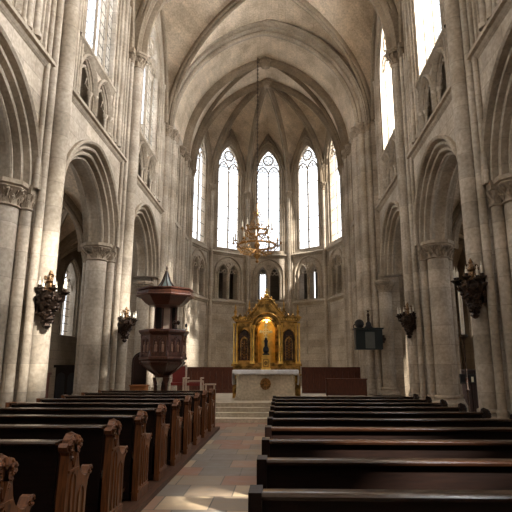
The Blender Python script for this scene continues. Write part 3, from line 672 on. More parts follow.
# ------------------------------------------------------------------ aisles
AW = 1.05; AO = 4.9; AHW = (AO - AW) / 2; AC = (AO + AW) / 2
ABAYS = BAYS + [26.4]
for s, nm in ((-1, 'left'), (1, 'right')):
    fr = side(s); xc = AX + s * (HW + AC)
    holes = [hole(ABAYS[k] + BH, .80, 5.3, 1.2, 3.0, .1, 7) for k in range(5)]
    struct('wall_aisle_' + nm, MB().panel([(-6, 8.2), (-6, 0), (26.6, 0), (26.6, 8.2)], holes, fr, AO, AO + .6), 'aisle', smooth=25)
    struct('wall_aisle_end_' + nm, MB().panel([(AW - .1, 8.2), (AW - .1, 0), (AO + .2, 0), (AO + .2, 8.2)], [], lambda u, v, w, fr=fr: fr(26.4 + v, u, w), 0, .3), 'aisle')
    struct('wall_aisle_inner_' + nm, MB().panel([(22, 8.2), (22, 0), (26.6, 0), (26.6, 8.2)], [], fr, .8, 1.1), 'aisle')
    av = MB()
    for k in range(5): vault_bay(av, xc, ABAYS[k] + BH, AHW, BH, 5.2, 2.5, 8)
    struct('ceiling_aisle_' + nm, av, 'vault', smooth=30)
    for k in range(1, 5): 
        m = MB(); S = slist(AHW, 2.5, 8); half = len(S) // 2
        for sg in (1, -1):
            for lo, hi in ((0, half + 1), (half, len(S))):
                rib_sweep(m, [(xc + q * AHW, ABAYS[k] + BH + sg * q * BH, 5.2 + 2.5 * pn(q, AHW, 2.5)) for q in S[lo:hi]], RIBS)
        trim(m, 'rib')
    for k in range(1, 6):
        trim(MB().arch(lambda u, v, w, y=ABAYS[k]: (u, y + v, w), xc, AHW, 5.2, 2.5, [(o * .7 + .02, v * .7) for o, v in TP], n=12), 'rib')
        x = fr(ABAYS[k], AO - .08, 0)
        t = thing('aisle_wall_column', 'engaged stone column on the outer wall of the %s aisle, seen through the arches' % nm, 'column', (x[0], x[1], 0), 0, 'engaged columns of the %s aisle wall' % nm)
        shaft('shaft', t, 0, 0, .17, .3, 4.85, n=14); c = MB(); cap_bell(c, (0, 0, 0), .17, 4.75, 5.1, 12, 6); abacus(c, (0, 0, 0), .3, 5.04, 5.2); c.build('capital', 'carved', t, world=False)
        for q in (-.24, .24): shaft('side_shaft', t, 0, q, .07, .3, 5.1, n=8)
    for k in range(5):
        yc = ABAYS[k] + BH
        w = sempty('window_%d' % (WIN[0] + 1), fr(yc, AO, 3)); WIN[0] += 1
        MB().arch(fr, yc, .80, 5.3, 1.2, [(.26, AO + .02), (.26, AO - .05), (.18, AO - .06), (.12, AO + .02), (.08, AO + .1), (.02, AO + .12), (0, AO + .3), (0, AO + .4)], base=2.95, n=8).build('stone_frame', 'trim', w)
        t = MB(); t.grid([[fr(yc + u, AO + v, 3), fr(yc + u, AO + v, 5.5)] for u, v in ((-.04, .3), (.04, .3), (.04, .4), (-.04, .4))], closed_v=True)
        for q in (-.4, .4): t.arch(fr, yc + q, .38, 5.2, .5, [(.03, AO + .3), (.03, AO + .4), (-.03, AO + .4), (-.03, AO + .3)], n=5, close=True)
        t.torus(None, .22, .04, 14, 5, fr=lambda x, y, z: fr(yc + x, AO + .35 + z, 5.98 + y)); t.build('tracery', 'trim', w)
        g = hole(yc, .86, 5.3, 1.2, 3.0, 0, 7); MB().add([fr(u, AO + .36, z) for u, z in g], [tuple(range(len(g)))]).build('glass', 'glass_side', w)
# west wall behind the viewpoint with one large window, and the aisle ends
wf = lambda u, v, w: (u, -6.0 - v, w)
struct('wall_back', MB().panel([(-12, 18), (-12, 0), (11, 0), (11, 18)], [hole(AX, 2.2, 13.2, 2.6, 9.6, 0, 9)], wf, 0, .5), 'stone')
w = sempty('window_%d' % (WIN[0] + 1), (AX, -6.3, 9.6)); WIN[0] += 1
g = hole(AX, 2.25, 13.2, 2.6, 9.5, 0, 9); MB().add([wf(u, .3, z) for u, z in g], [tuple(range(len(g)))]).build('glass', 'glass_end', w)
t = MB()
for q in (-.75, .75): t.box(AX + q - .06, AX + q + .06, -6.4, -6.2, 9.6, 14.6)
t.build('mullion', 'trim', w)

# ------------------------------------------------------------------ pews
def end_profile(d=1):
    """side outline of a pew end in (y, z); y grows towards the altar"""
    return [(-.02, 0), (.46, 0), (.46, .10), (.43, .14), (.43, .52), (.45, .60), (.50, .655), (.515, .70), (.49, .725), (.455, .715), (.43, .675), (.40, .655), (.36, .66), (.31, .68), (.26, .72), (.225, .78), (.205, .86),
            (.205, .90), (.225, .915), (.245, .95), (.225, .985), (.185, .985), (.175, .975), (.165, 1.005), (.13, 1.03), (.09, 1.05), (.05, 1.03), (.02, 1.005), (.01, .975), (-.03, .985), (-.06, .955), (-.04, .92), (-.01, .905), (.005, .88), (.0, .80), (-.02, .45)]
def make_pew(L, label, high_end=True, outer_carved=False, zk=1.0, em='pewend', lrail=0.945, rail_depth=.12):
    """origin at the right hand end, body runs towards -x"""
    t = thing('pew', label, 'pew')
    x0, x1 = -L + .05, -.07
    MB().panel([(-.03, .02), (.0, .02), (.04, lrail - .03), (.01, lrail - .03)], [], lambda u, v, w: (v, u + 0.0, w), x0, x1).build('backrest', 'pewdark', t, world=False, smooth=0)
    pr = [(-.045, lrail - .028), (-.05, lrail - .010), (-.04, lrail), (rail_depth - .01, lrail), (rail_depth, lrail - .01), (rail_depth, lrail - .03)]
    MB().panel(pr, [], lambda u, v, w: (v, u, w), x0, x1).build('top_rail', 'pewrail', t, world=False, smooth=50)
    MB().panel([(.03, .41), (.44, .43), (.46, .445), (.44, .46), (.03, .45)], [], lambda u, v, w: (v, u, w), x0, x1).build('seat', 'pewrail', t, world=False, smooth=0)
    MB().box(x0, x1, .30, .36, .02, .42).build('seat_support', 'pewdark', t, world=False, smooth=0)
    if False: MB().panel([(-.03, lrail - .09), (-.045, lrail - .075), (-.03, lrail - .06), (.01, lrail - .06), (.01, lrail - .09)], [], lambda u, v, w: (v, u, w), x0, x1).build('rail_moulding', 'pewdark', t, world=False, smooth=0)
    MB().box(x0, x1, -.34, -.20, .15, .19).box(x0 + .05, x0 + .10, -.30, -.24, 0, .16).box(x1 - .10, x1 - .05, -.30, -.24, 0, .16).build('kneeler', 'pewrail', t, world=False, smooth=0)
    for xe, carved in ((0, high_end), (-L, outer_carved)):
        xa, xb = (xe - .04, xe + .03) if xe == 0 else (xe, xe + .07)
        prof = [(y * (1 if zk == .95 else .8), z * zk) for y, z in end_profile()] if carved else [(-.05, 0), (.46, 0), (.46, .62), (.40, .66), (.22, .70), (.15, .80), (.13, lrail + .01), (-.055, lrail + .01)]
        pw = MB().panel(prof, [], lambda u, v, w: (v, u, w), xa, xb).build('end_panel', em, t, world=False, smooth=30)
        if not carved: continue
        xo = xe + .03 if xe == 0 else xe; sg = 1 if xe == 0 else -1
        cv = MB()
        X = lambda y, z, d=.006: (xo + sg * d, y * (1 if zk == .95 else .8), z * zk)
        # carved poppyhead: curling leaves in relief over a flared head
        for sy in (-1, 1):
            c0 = .09
            for (dy, z, r0, tt) in ((.085, .965, .038, .016), (.05, 1.00, .030, .013), (.06, .915, .028, .012), (.045, .86, .018, .009)):
                pts = []
                for i in range(9):
                    a = -1.2 + i * .62; rr = r0 * (1 - i * .085); pts.append(X(c0 + sy * (dy + rr * math.cos(a)), z + rr * math.sin(a), .008 + .004 * math.sin(i)))
                cv.path(pts, tt, 6)
            cv.path([X(c0 + sy * .01, .80), X(c0 + sy * .03, .88), X(c0 + sy * .055, .94)], [.010, .016, .014], 6)
        cv.path([X(.09, .78), X(.09, .90, .014), X(.09, 1.0, .016), X(.09, 1.04)], [.010, .020, .026, .016], 7)
        for y, z in ((.09, 1.035), (.175, .95), (.005, .95)): cv.add(*leafbox(xa, xb, y, z * zk))
        cv.build('poppyhead_carving', em, pw, world=False)
        cv = MB()
        cv.path([X(.475 + .03 * math.cos(a * .6), .69 + .03 * math.sin(a * .6), .006) for a in range(10)], .011, 6)
        cv.build('arm_scroll', em, pw, world=False)
        g = MB()
        f2 = lambda u, v, w: (xo + sg * v, u, w * zk)
        g.arch(f2, .105, .030, .66, .06, [(.022, -.002), (.022, .016), (.006, .016), (0, -.002)], base=.16, n=5)
        g.arch(f2, .30, .045, .50, .08, [(.022, -.002), (.022, .014), (.006, .014), (0, -.002)], base=.16, n=5)
        g.box(min(xo, xo + sg * .012), max(xo, xo + sg * .012), -.02, .44, .09, .12)
        g.box(min(xo, xo + sg * .014), max(xo, xo + sg * .014), -.0, .205, .745 * zk, .765 * zk)
        g.build('tracery_moulding', em, pw, world=False)
    return t
def leafbox(xa, xb, y, z):
    m = MB(); m.path([(xa - .006, y, z), ((xa + xb) / 2, y, z + .012), (xb + .006, y, z)], [.010, .017, .010], 6); return m.v, m.f
ordi = ['rearmost', 'second', 'third', 'fourth', 'fifth', 'sixth', 'seventh', 'eighth', 'ninth', 'tenth', 'eleventh', 'twelfth']
XL = -1.70; LL = 2.75
LY = [3.12 + 1.06 * k for k in range(10)]
pl_ = make_pew(LL, '', zk=.95)
for k, y in enumerate(LY):
    lab = ('rearmost dark wooden pew left of the aisle, its carved end cut by the picture edge' if k == 0 else
           'frontmost dark wooden pew left of the aisle, beside the chancel steps' if k == 9 else '%s dark wooden pew from the back, left of the aisle, with carved brown end' % ordi[k])
    if k == 0: pl_.location = (XL, y, .07); o = pl_; o['label'] = lab
    else: o = dup(pl_, (XL, y, .07), 0, lab)
    o['group'] = 'pews left of the aisle'
XR = -.17; LR = 3.13
RY = [2.86 + .96 * k for k in range(10)]
pr_ = make_pew(LR, '', True, False, .93, 'pewdark', .93, .10)
for k, y in enumerate(RY):
    lab = ('rearmost dark wooden pew right of the aisle, with the widest gleaming top rail' if k == 0 else
           'frontmost dark wooden pew right of the aisle, nearest the altar' if k == 9 else '%s dark wooden pew from the back, right of the aisle' % ordi[k])
    loc = (XR + LR, y, .02)
    if k == 0: pr_.location = loc; o = pr_; o['label'] = lab
    else: o = dup(pr_, loc, 0, lab)
    o['group'] = 'pews right of the aisle'
t = thing('front_pew_screen', 'dark panelled wooden screen in front of the left pews, nearest the steps', 'screen', (XL, LY[-1] + .86, .07))
MB().box(-LL, -.06, 0, .05, .02, .86).build('panel', 'pewdark', t, world=False, smooth=0)
MB().box(-LL, .0, -.03, .09, .86, .90).build('top_rail', 'pewrail', t, world=False, smooth=0)
for x in (-LL, -.06): MB().box(x, x + .07, -.04, .12, 0, .94).build('end_post', 'pewend', t, world=False, smooth=0)
struct('trim_pew_platform_left', MB().box(XL - LL - .1, XL + .12, 2.4, LY[-1] + 1.05, 0, .07), 'kerbwood')
struct('trim_pew_platform_right', MB().box(XR - .02, XR + LR + .08, 1.9, RY[-1] + .75, 0, .02), 'pewdark')

# ------------------------------------------------------------------ altar, cloth, medallion
AY0 = 17.4; PZ = .48
t = thing('altar', 'cream stone altar with a carved medallion, below the gilded reredos', 'altar', ((AX - .07), AY0 + .4, PZ)); t.scale = (.93, 1, 1)
m = MB()
m.box(-1.12, 1.12, -.42, .42, 0, .08); m.box(-1.09, 1.09, -.40, .40, .08, .12)
m.build('base', 'cream', t, world=False, smooth=0)
m = MB().panel([(-1.05, .12), (1.05, .12), (1.05, .90), (-1.05, .90)], [[(-.58, .20), (.58, .20), (.62, .84), (-.62, .84)], [(-.99, .20), (-.70, .20), (-.70, .84), (-.99, .84)], [(.70, .20), (.99, .20), (.99, .84), (.70, .84)]], lambda u, v, w: (u, v, w), -.38, -.355)
m.box(-1.05, 1.05, -.355, .38, .12, .90); m.build('block', 'cream', t, world=False, smooth=0)
for x in (-1.02, 1.02): MB().lathe([(.05, .12), (.05, .18), (.035, .2), (.035, .78), (.055, .84), (.055, .90)], (x, -.40, 0), 10).build('corner_colonnette', 'cream', t, world=False)
MB().box(-1.14, 1.14, -.46, .44, .90, .985).build('table_slab', 'cream', t, world=False, smooth=0)
m = MB(); yf = -.375
m.torus(None, .17, .022, 24, 6, fr=lambda x, y, z: (x, yf + z, .54 + y)); m.torus(None, .07, .02, 16, 6, fr=lambda x, y, z: (x, yf + z, .54 + y))
for k in range(12):
    a = k * PI / 6; m.path([(.05 * math.cos(a), yf, .54 + .05 * math.sin(a)), (.17 * math.cos(a), yf - .012, .54 + .17 * math.sin(a))], [.02, .02], 6); m.ball((.17 * math.cos(a), yf, .54 + .17 * math.sin(a)), .034, 6, 4)
m.ball((0, yf, .54), .04, 8, 5); m.lathe([(.17, 0), (.17, .015)], (0, -.366, .54), 20, axis=Matrix.Rotation(PI / 2, 3, 'X')); m.build('medallion', 'golddark', t, world=False)
# cloth with scalloped lace edge
m = MB(); rows = []; nx = 60
for j, (yy, zz) in enumerate(((.45, .80), (.46, .995), (.0, 1.0), (-.46, 1.0), (-.485, .985), (-.49, .90), (-.495, .86))):
    row = []
    for i in range(nx + 1):
        x = -1.09 + 2.18 * i / nx; dz = -.018 * abs(math.sin(i * PI / 2.5)) if j == 6 else 0; dy = .012 * math.sin(i * 1.1) * (j >= 5)
        row.append(((AX - .07) + x, AY0 + .4 + yy + dy, PZ + zz + dz))
    rows.append(row)
m.grid(rows)
for sx in (-1, 1):
    rows = []
    for j, (dx, zz) in enumerate(((0, 1.0), (.02, .985), (.03, .8), (.02, .55), (.0, .50))):
        rows.append([((AX - .07) + sx * (1.09 + dx + .012 * math.sin(i * .9)), AY0 + .4 - .46 + .92 * i / 20, PZ + zz) for i in range(21)])
    m.grid(rows)
o = m.build('altar_cloth', 'cloth'); tag(o, 'white linen cloth with lace edge spread over the altar', 'altar cloth')
md = o.modifiers.new('thickness', 'SOLIDIFY'); md.thickness = .01

# ------------------------------------------------------------------ reredos
RYf = 18.75
t = thing('gilded_reredos', 'carved gilded reredos with arched centre and crocketed gable behind the altar', 'reredos', ((AX - .07), RYf + .25, PZ))
def pc(name, mb, mat='gold', par=None, sm=40): return mb.build(name, mat, par or t, world=False, smooth=sm)
f0 = lambda u, v, w: (u, v - .25, w)
pc('predella', MB().box(-1.22, 1.22, -.25, .35, 0, .78).box(-1.26, 1.26, -.30, .38, .78, .84).box(-1.22, 1.22, -.27, .36, .84, 1.12).box(-1.28, 1.28, -.32, .40, 1.12, 1.20), 'gold', sm=0)
m = MB()
for i in range(22):
    x = -1.12 + i * 2.24 / 21; m.torus(None, .045, .015, 10, 4, fr=lambda a, b, c, x=x: (x + a, -.285 + c, .98 + b)); m.ball((x, -.285, .98), .02, 6, 4)
pc('predella_frieze', m, 'golddark')
# side wings
for sx in (-1, 1):
    w0, w1 = sx * .50, sx * 1.14; a, b = min(w0, w1), max(w0, w1); c_ = (a + b) / 2
    wg = pc('wing', MB().panel([(a, 1.2), (b, 1.2), (b, 2.72), (a, 2.72)], [hole(c_, .20, 2.15, .30, 1.32, 0, 6)], f0, 0, .10).box(a, b, -.15, .25, 1.2, 2.72), 'gold', sm=30)
    m = MB().arch(f0, c_, .20, 2.15, .30, [(.05, 0), (.05, -.03), (.02, -.05), (0, -.02), (0, .05)], base=1.32, n=6)
    m.arch(f0, c_, .12, 1.98, .16, [(.03, .10), (.03, .04), (0, .03), (-.01, .09)], base=1.36, n=5)
    m.build('niche_frame', 'gold', wg, world=False)
    MB().box(c_ - .21, c_ + .21, -.156, -.146, 1.30, 2.50).build('niche_back', 'relief_dark', wg, world=False, smooth=0)
    m = MB()
    for q in range(9):
        z = 1.42 + q * .095; m.ball((c_, -.16, z), .05 if q % 2 else .035, 7, 5, (1, .6, 1))
        for s2 in (-1, 1): m.ball((c_ + s2 * .075, -.155, z + .04), .028, 6, 4)
    m.build('relief_ornament', 'golddark', wg, world=False)
    for x in (a + .06, b - .06, sx * 1.19):
        m = MB().lathe([(.05, 1.2), (.05, 1.27), (.03, 1.3), (.03, 1.75), (.04, 1.78), (.03, 1.81), (.028, 2.5), (.045, 2.58), (.055, 2.66)], (x, -.30, 0), 10)
        m.build('colonnette', 'goldbright', wg, world=False)
    MB().box(a - .04, b + .08 * (sx > 0) + .0, -.34, .3, 2.72, 2.78).box(a - .10 * (sx < 0), b + .10 * (sx > 0), -.38, .32, 2.78, 2.84).box(a - .14 * (sx < 0), b + .14 * (sx > 0), -.41, .33, 2.84, 2.90).build('cornice', 'gold', wg, world=False, smooth=0)
    m = MB()
    for i in range(7): m.ball((a + .05 + i * (b - a - .1) / 6, -.40, 2.80), .025, 6, 4)
    m.build('cornice_beads', 'goldbright', wg, world=False)
    for x, h in ((sx * 1.16, .48), (sx * .98, .14), (sx * .80, .14), (sx * .64, .62)):
        m = MB().lathe([(.07, 2.90), (.07, 2.96), (.03, 2.99), (.045, 2.90 + h * .3), (.065, 2.90 + h * .42), (.05, 2.90 + h * .5), (.025, 2.90 + h * .6), (.035, 2.90 + h * .72), (.008, 2.90 + h)], (x, -.2, 0), 8)
        m.build('finial', 'gold', wg, world=False)
# centre
ce = pc('centre_bay', MB().panel([(-.52, 1.2), (.52, 1.2), (.52, 2.95), (-.52, 2.95)], [hole(0, .33, 2.42, .36, 1.24, 0, 8)], f0, -.06, .06), 'gold', sm=30)
pc('niche_back', MB().box(-.45, .45, .10, .2, 1.2, 3.0), 'goldbright', ce, 0)
m = MB(); nr_ = []
for z in (1.2, 2.45): nr_.append([(.34 * math.cos(PI * i / 12), -.20 + .28 * math.sin(PI * i / 12), z) for i in range(13)])
for q in range(1, 6):
    k_ = math.cos(q * PI / 10); nr_.append([(.34 * k_ * math.cos(PI * i / 12), -.20 + .28 * k_ * math.sin(PI * i / 12), 2.45 + .34 * math.sin(q * PI / 10)) for i in range(13)])
m.grid(nr_); pc('niche', m, 'goldbright', ce)
m = MB(); m.arch(f0, 0, .33, 2.42, .36, [(.12, -.05), (.12, -.12), (.09, -.14), (.06, -.10), (.03, -.12), (.0, -.08), (-.02, -.05)], base=1.22, n=8)
m.arch(f0, 0, .46, 2.52, .46, [(.09, -.04), (.09, -.14), (.05, -.17), (.0, -.13), (-.01, -.05)], n=8); pc('arch_moulding', m, 'gold', ce)
for sx in (-1, 1):
    pc('column', MB().lathe([(.06, 1.2), (.06, 1.28), (.035, 1.32), (.035, 1.8), (.05, 1.84), (.035, 1.88), (.033, 2.42), (.06, 2.5), (.07, 2.58)], (sx * .47, -.38, 0), 10), 'goldbright', ce)
def ogee(t_):  # gable edge from shoulder to tip
    x = .62 * (1 - t_); z = 2.98 + .55 * (t_ ** 1.0) + .10 * math.sin(PI * t_ * 1.0) - .07 * math.sin(2 * PI * t_)
    return x, z
gp = [ogee(i / 12) for i in range(13)]; out_ = [(-x, z) for x, z in gp] + [(x, z) for x, z in reversed(gp[:-1])]
arcin = arc(0, .46, 2.56, .50, .02, 8)
poly = [(-.62, 2.90)] + out_ + [(.62, 2.90)] + [(x, z) for x, z in reversed([p for p in arcin if p[1] > 2.9])]
pc('gable', MB().panel(poly, [], f0, -.10, .02), 'gold', ce, 30)
m = MB()
for sx in (-1, 1):
    m.path([(sx * x, -.38, z + .01) for x, z in gp], .045, 7); m.path([(sx * x * .78, -.37, 2.98 + (z - 2.98) * .72) for x, z in gp], .022, 6)
    for i in range(1, 12, 2): x, z = gp[i]; m.ball((sx * (x + .03), -.38, z + .06), .05, 7, 5, (.8, .8, 1.1))
    m.torus(None, .09, .022, 12, 5, fr=lambda a, b, c, sx=sx: (sx * .64 + a, -.38 + c, 3.02 + b))
pc('gable_moulding', m, 'gold', ce)
ZG = .25
m = MB().lathe([(.09, 3.74 - ZG), (.09, 3.80 - ZG), (.04, 3.83 - ZG), (.05, 3.88 - ZG), (.10, 3.93 - ZG), (.06, 3.99 - ZG), (.025, 4.02 - ZG)], (0, -.3, 0), 10)
m.ball((0, -.3, 4.08 - ZG), .06, 8, 6); m.box(-.012, .012, -.31, -.29, 4.08 - ZG, 4.22 - ZG).box(-.06, .06, -.31, -.29, 4.15 - ZG, 4.18 - ZG)
for sx in (-1, 1): m.path([(0, -.3, 3.92 - ZG), (sx * .09, -.3, 3.98 - ZG), (sx * .11, -.3, 4.07 - ZG), (sx * .05, -.3, 4.05 - ZG)], .02, 5)
pc('gable_finial', m, 'goldbright', ce)
pc('backing', MB().box(-1.1, 1.1, .2, .32, 1.2, 2.85), 'gold', sm=0)

pc('niche_glow', MB().lathe([(.02, 0), (.03, .03), (.01, .06)], (0, -.16, 2.70), 8), 'addedglow', ce)  # added glowing part under the arch, goes with the niche fill
ld = bpy.data.lights.new('niche_fill_light', 'POINT'); ld.energy = 5; ld.color = (1.0, 0.75, 0.4); ld.shadow_soft_size = .04  # point light added to brighten the gold of the niche
lo_ = bpy.data.objects.new('niche_fill_light', ld); COL.objects.link(lo_); lo_.location = ((AX - .07), RYf + .25 - .30, PZ + 2.62)
t2 = thing('tabernacle', 'small bright gold tabernacle standing on the altar in front of the niche', 'tabernacle', ((AX - .07), AY0 + .85 - .30, PZ + 1.0))
MB().box(-.17, .17, -.14, .14, 0, .05).box(-.145, .145, -.12, .12, .05, .40).box(-.17, .17, -.14, .14, .40, .44).box(-.13, .13, -.11, .11, .44, .50).build('casket', 'goldbright', t2, world=False, smooth=0)
m = MB().panel([(-.09, .09), (.09, .09), (.09, .36), (-.09, .36)], [[(-.07, .11), (.07, .11), (.07, .34), (-.07, .34)]], lambda u, v, w: (u, v, w), -.135, -.12)
m.torus(None, .045, .012, 12, 5, fr=lambda x, y, z: (x, -.125 + z, .225 + y)); m.box(-.01, .01, -.133, -.12, .15, .30).box(-.05, .05, -.133, -.12, .22, .24); m.build('door', 'golddark', t2, world=False, smooth=0)
t3 = thing('crucifix', 'dark crucifix figure with a gold foliate cross, standing on the tabernacle', 'crucifix', ((AX - .07), AY0 + .55, PZ + 1.505))
MB().lathe([(.12, 0), (.12, .03), (.06, .06), (.10, .12), (.10, .22), (.05, .30), (.055, .40), (.07, .48), (.04, .54), (.03, .60)], (0, 0, 0), 10).build('dark_figure', 'black', t3, world=False)
m = MB().box(-.018, .018, -.02, .02, .45, 1.02).box(-.16, .16, -.02, .02, .78, .82)
for x, z in ((0, 1.04), (-.18, .80), (.18, .80), (0, .62)):
    for a in range(3): m.ball((x + .03 * math.cos(a * 2.1 + 1.57), 0, z + .03 * math.sin(a * 2.1 + 1.57)), .032, 6, 5)
m.torus(None, .10, .014, 16, 5, fr=lambda x, y, z: (x, z, .80 + y))
m.ball((0, -.03, .70), .035, 7, 5, (.8, .7, 1.8)); m.build('gold_cross', 'palegold', t3, world=False)

# ------------------------------------------------------------------ chandelier
CHX, CHY, CHZ = -1.08, 23.6, 7.35
t = thing('chandelier', 'large two-tiered brass chandelier hanging on a long chain before the apse', 'chandelier', (CHX, CHY, CHZ))
ztop = H1 + (AZ - H1) * .985 - CHZ
m = MB(); z = 2.05
m.tube((0, 0, 2.0), (0, 0, ztop), .010, n=6)
while z < ztop - .1:
    m.torus(None, .038, .012, 8, 4, fr=lambda x, y, zz, z=z: (x, zz, z + y * 1.3)); z += .11; 
    m.torus(None, .038, .012, 8, 4, fr=lambda x, y, zz, z=z: (zz, x, z + y * 1.3)); z += .11
m.build('chain', 'iron', t, world=False)
MB().lathe([(.01, -.95), (.05, -.92), (.09, -.85), (.03, -.78), (.05, -.74), (.16, -.66), (.20, -.55), (.14, -.44), (.06, -.38), (.05, -.25), (.12, -.16), (.16, -.05), (.10, .06), (.045, .12), (.045, .55), (.10, .62), (.13, .72), (.07, .82), (.035, .88), (.03, 1.35), (.07, 1.42), (.08, 1.5), (.04, 1.6), (.02, 2.05)], (0, 0, 0), 14).build('stem', 'brass', t, world=False)
m = MB()
for (r_, z, hh) in ((.92, -.08, .05), (.55, .62, .04)):
    m.lathe([(r_, z - hh), (r_ + .02, z), (r_, z + hh), (r_ - .03, z + hh), (r_ - .05, z), (r_ - .03, z - hh)], (0, 0, 0), 32, cap=False)
    for k in range(24): a = k * PI / 12; m.ball((r_ * 1.03 * math.cos(a), r_ * 1.03 * math.sin(a), z + (.05 if k % 2 else -.05)), .035, 6, 4)
m.build('ring', 'brass', t, world=False)
for (nn, rin, rr, z0, zc) in ((12, .10, 1.14, -.30, -.02), (8, .06, .72, .50, .70)):
    for k in range(nn):
        a = 2 * PI * k / nn + (.13 if nn == 8 else 0); ca, sa = math.cos(a), math.sin(a)
        P_ = lambda r_, z_: (r_ * ca, r_ * sa, z_)
        m = MB(); m.path([P_(rin, z0), P_(rr * .35, z0 - .22), P_(rr * .65, z0 - .15), P_(rr * .85, zc - .18), P_(rr, zc - .02), P_(rr, zc + .04)], [.028, .024, .022, .02, .018, .018], 6)
        m.path([P_(rr * .55, z0 - .12), P_(rr * .5, z0 + .06), P_(rr * .62, z0 + .12), P_(rr * .68, z0 + .02)], .016, 5)
        m.path([P_(rr * .85, zc - .16), P_(rr * .80, zc), P_(rr * .9, zc + .05)], .014, 5)
        m.lathe([(.015, zc), (.06, zc + .03), (.085, zc + .06), (.07, zc + .07), (.03, zc + .06), (.035, zc + .14), (.02, zc + .15)], P_(rr, 0), 10)
        for q in range(3): m.ball(P_(rr * (.3 + .2 * q), z0 - .2 + .02 * q), .028, 5, 4)
        ar = m.build('candle_arm', 'brass', t, world=False)
        MB().lathe([(.038, zc + .13), (.038, zc + .36), (.010, zc + .38), (.016, zc + .41), (.004, zc + .47)], P_(rr, 0), 8).build('candle', 'candle', ar, world=False)
m = MB()
for k in range(8):
    a = k * PI / 4; ca, sa = math.cos(a), math.sin(a)
    m.path([(.9 * ca, .9 * sa, -.02), (.6 * ca, .6 * sa, .35), (.54 * ca, .54 * sa, .6)], .010, 4); m.path([(.54 * ca, .54 * sa, .66), (.3 * ca, .3 * sa, 1.1), (.04 * ca, .04 * sa, 1.5)], .010, 4)
    m.path([(.05 * ca, .05 * sa, .85), (.25 * ca, .25 * sa, 1.0), (.34 * ca, .34 * sa, .86), (.26 * ca, .26 * sa, .78)], .018, 5)
    m.path([(.05 * ca, .05 * sa, 1.5), (.16 * ca, .16 * sa, 1.62), (.22 * ca, .22 * sa, 1.5), (.16 * ca, .16 * sa, 1.42)], .014, 5)
m.build('scrollwork', 'brass', t, world=False)

# ------------------------------------------------------------------ candle brackets on the piers
def make_bracket(label):
    """origin on the wall, projecting along +x"""
    t = thing('candle_bracket', label, 'candle bracket')
    rnd = random.Random(3)
    m = MB().lathe([(.01, -.62), (.05, -.60), (.085, -.55), (.05, -.50), (.06, -.46), (.12, -.40), (.10, -.34), (.09, -.30), (.14, -.24), (.22, -.10), (.27, .02), (.24, .08), (.16, .12), (.10, .16)], (.22, 0, 0), 16, mod=lambda a, i: 1 + .12 * math.cos(5 * a + i))
    for i in range(60):
        z = rnd.uniform(-.48, .10); a = rnd.uniform(-PI, PI); r_ = .09 + .19 * max(0, (z + .42) / .5)
        m.ball((.22 + r_ * math.cos(a), r_ * math.sin(a), z), rnd.uniform(.03, .06), 6, 4, (1, 1, .8))
    m.build('carved_corbel', 'iron', t, world=False)
    MB().box(-.03, .05, -.09, .09, -.30, .22).path([(.02, 0, -.1), (.10, 0, -.12), (.2, 0, -.08)], .05, 6).build('wall_plate', 'iron', t, world=False)
    MB().lathe([(.10, .14), (.13, .17), (.05, .22), (.05, .34), (.09, .38), (.05, .43), (.03, .50), (.05, .54), (.015, .62)], (.22, 0, 0), 12).build('central_stem', 'bronzegilt', t, world=False)
    pos = [(-.40, .06, 0), (-.20, .06, .10), (0, .08, .16), (.20, .06, .10), (.40, .06, 0)]
    for i, (a, z, u) in enumerate([(-1.57, .05, .30), (-.9, .10, .32), (0, .05, .34), (.9, .10, .32), (1.57, .05, .30), (2.3, .12, .22), (-2.3, .12, .22)]):
        ca, sa = math.cos(a), math.sin(a); P_ = lambda r_, z_: (.22 + r_ * ca, r_ * sa, z_)
        m = MB().path([P_(.10, .0), P_(u * .6, -.05), P_(u * .95, -.02), P_(u, z + .06)], [.03, .028, .024, .02], 6)
        m.path([P_(u * .7, -.03), P_(u * .75, .10), P_(u * .55, .13), P_(u * .5, .06)], .016, 5)
        m.lathe([(.02, z + .03), (.065, z + .07), (.095, z + .09), (.095, z + .105), (.03, z + .10), (.035, z + .16), (.024, z + .17)], P_(u, 0), 10)
        ar = m.build('candle_arm', 'iron', t, world=False)
        MB().lathe([(.026, z + .15), (.024, z + .24 + .04 * (i % 3)), (.006, z + .26 + .04 * (i % 3)), (.012, z + .29 + .04 * (i % 3)), (.003, z + .34 + .04 * (i % 3))], P_(u, 0), 8).build('candle', 'candle', ar, world=False)
    m = MB()
    for i in range(26):
        a = rnd.uniform(-PI, PI); z = rnd.uniform(.12, .5); r_ = rnd.uniform(.05, .2) * (1 - z * .8)
        m.ball((.22 + r_ * math.cos(a), r_ * math.sin(a), z), rnd.uniform(.018, .032), 6, 4)
        if i % 3 == 0: m.path([(.22, 0, z), (.22 + r_ * 1.2 * math.cos(a), r_ * 1.2 * math.sin(a), z + .03)], .012, 4)
    m.build('leaf_spray', 'bronzegilt', t, world=False)
    return t
cb0 = make_bracket('')
BR = [(-1, 10.12, 2.93, 0, .98, 'dark bronze candle bracket on the nearest pier at left'), (-1, 15.45, 2.85, 0, .88, 'smaller dark candle bracket on the farther left pier, beside the pulpit'),
      (1, 10.12, 3.12, PI, .98, 'dark bronze candle bracket on the nearest pier at right'), (1, 15.45, 2.95, PI, .88, 'smaller dark candle bracket on the farther right pier')]
for i, (s, y, z, rz, sc_, lab) in enumerate(BR):
    loc = (AX + s * (HW - .17), y, z)
    if i == 0: o = cb0; o.location = loc; o.scale = (sc_,) * 3; o['label'] = lab
    else: o = dup(cb0, loc, rz, lab, (sc_,) * 3)
    o['group'] = 'candle brackets on the nave piers'

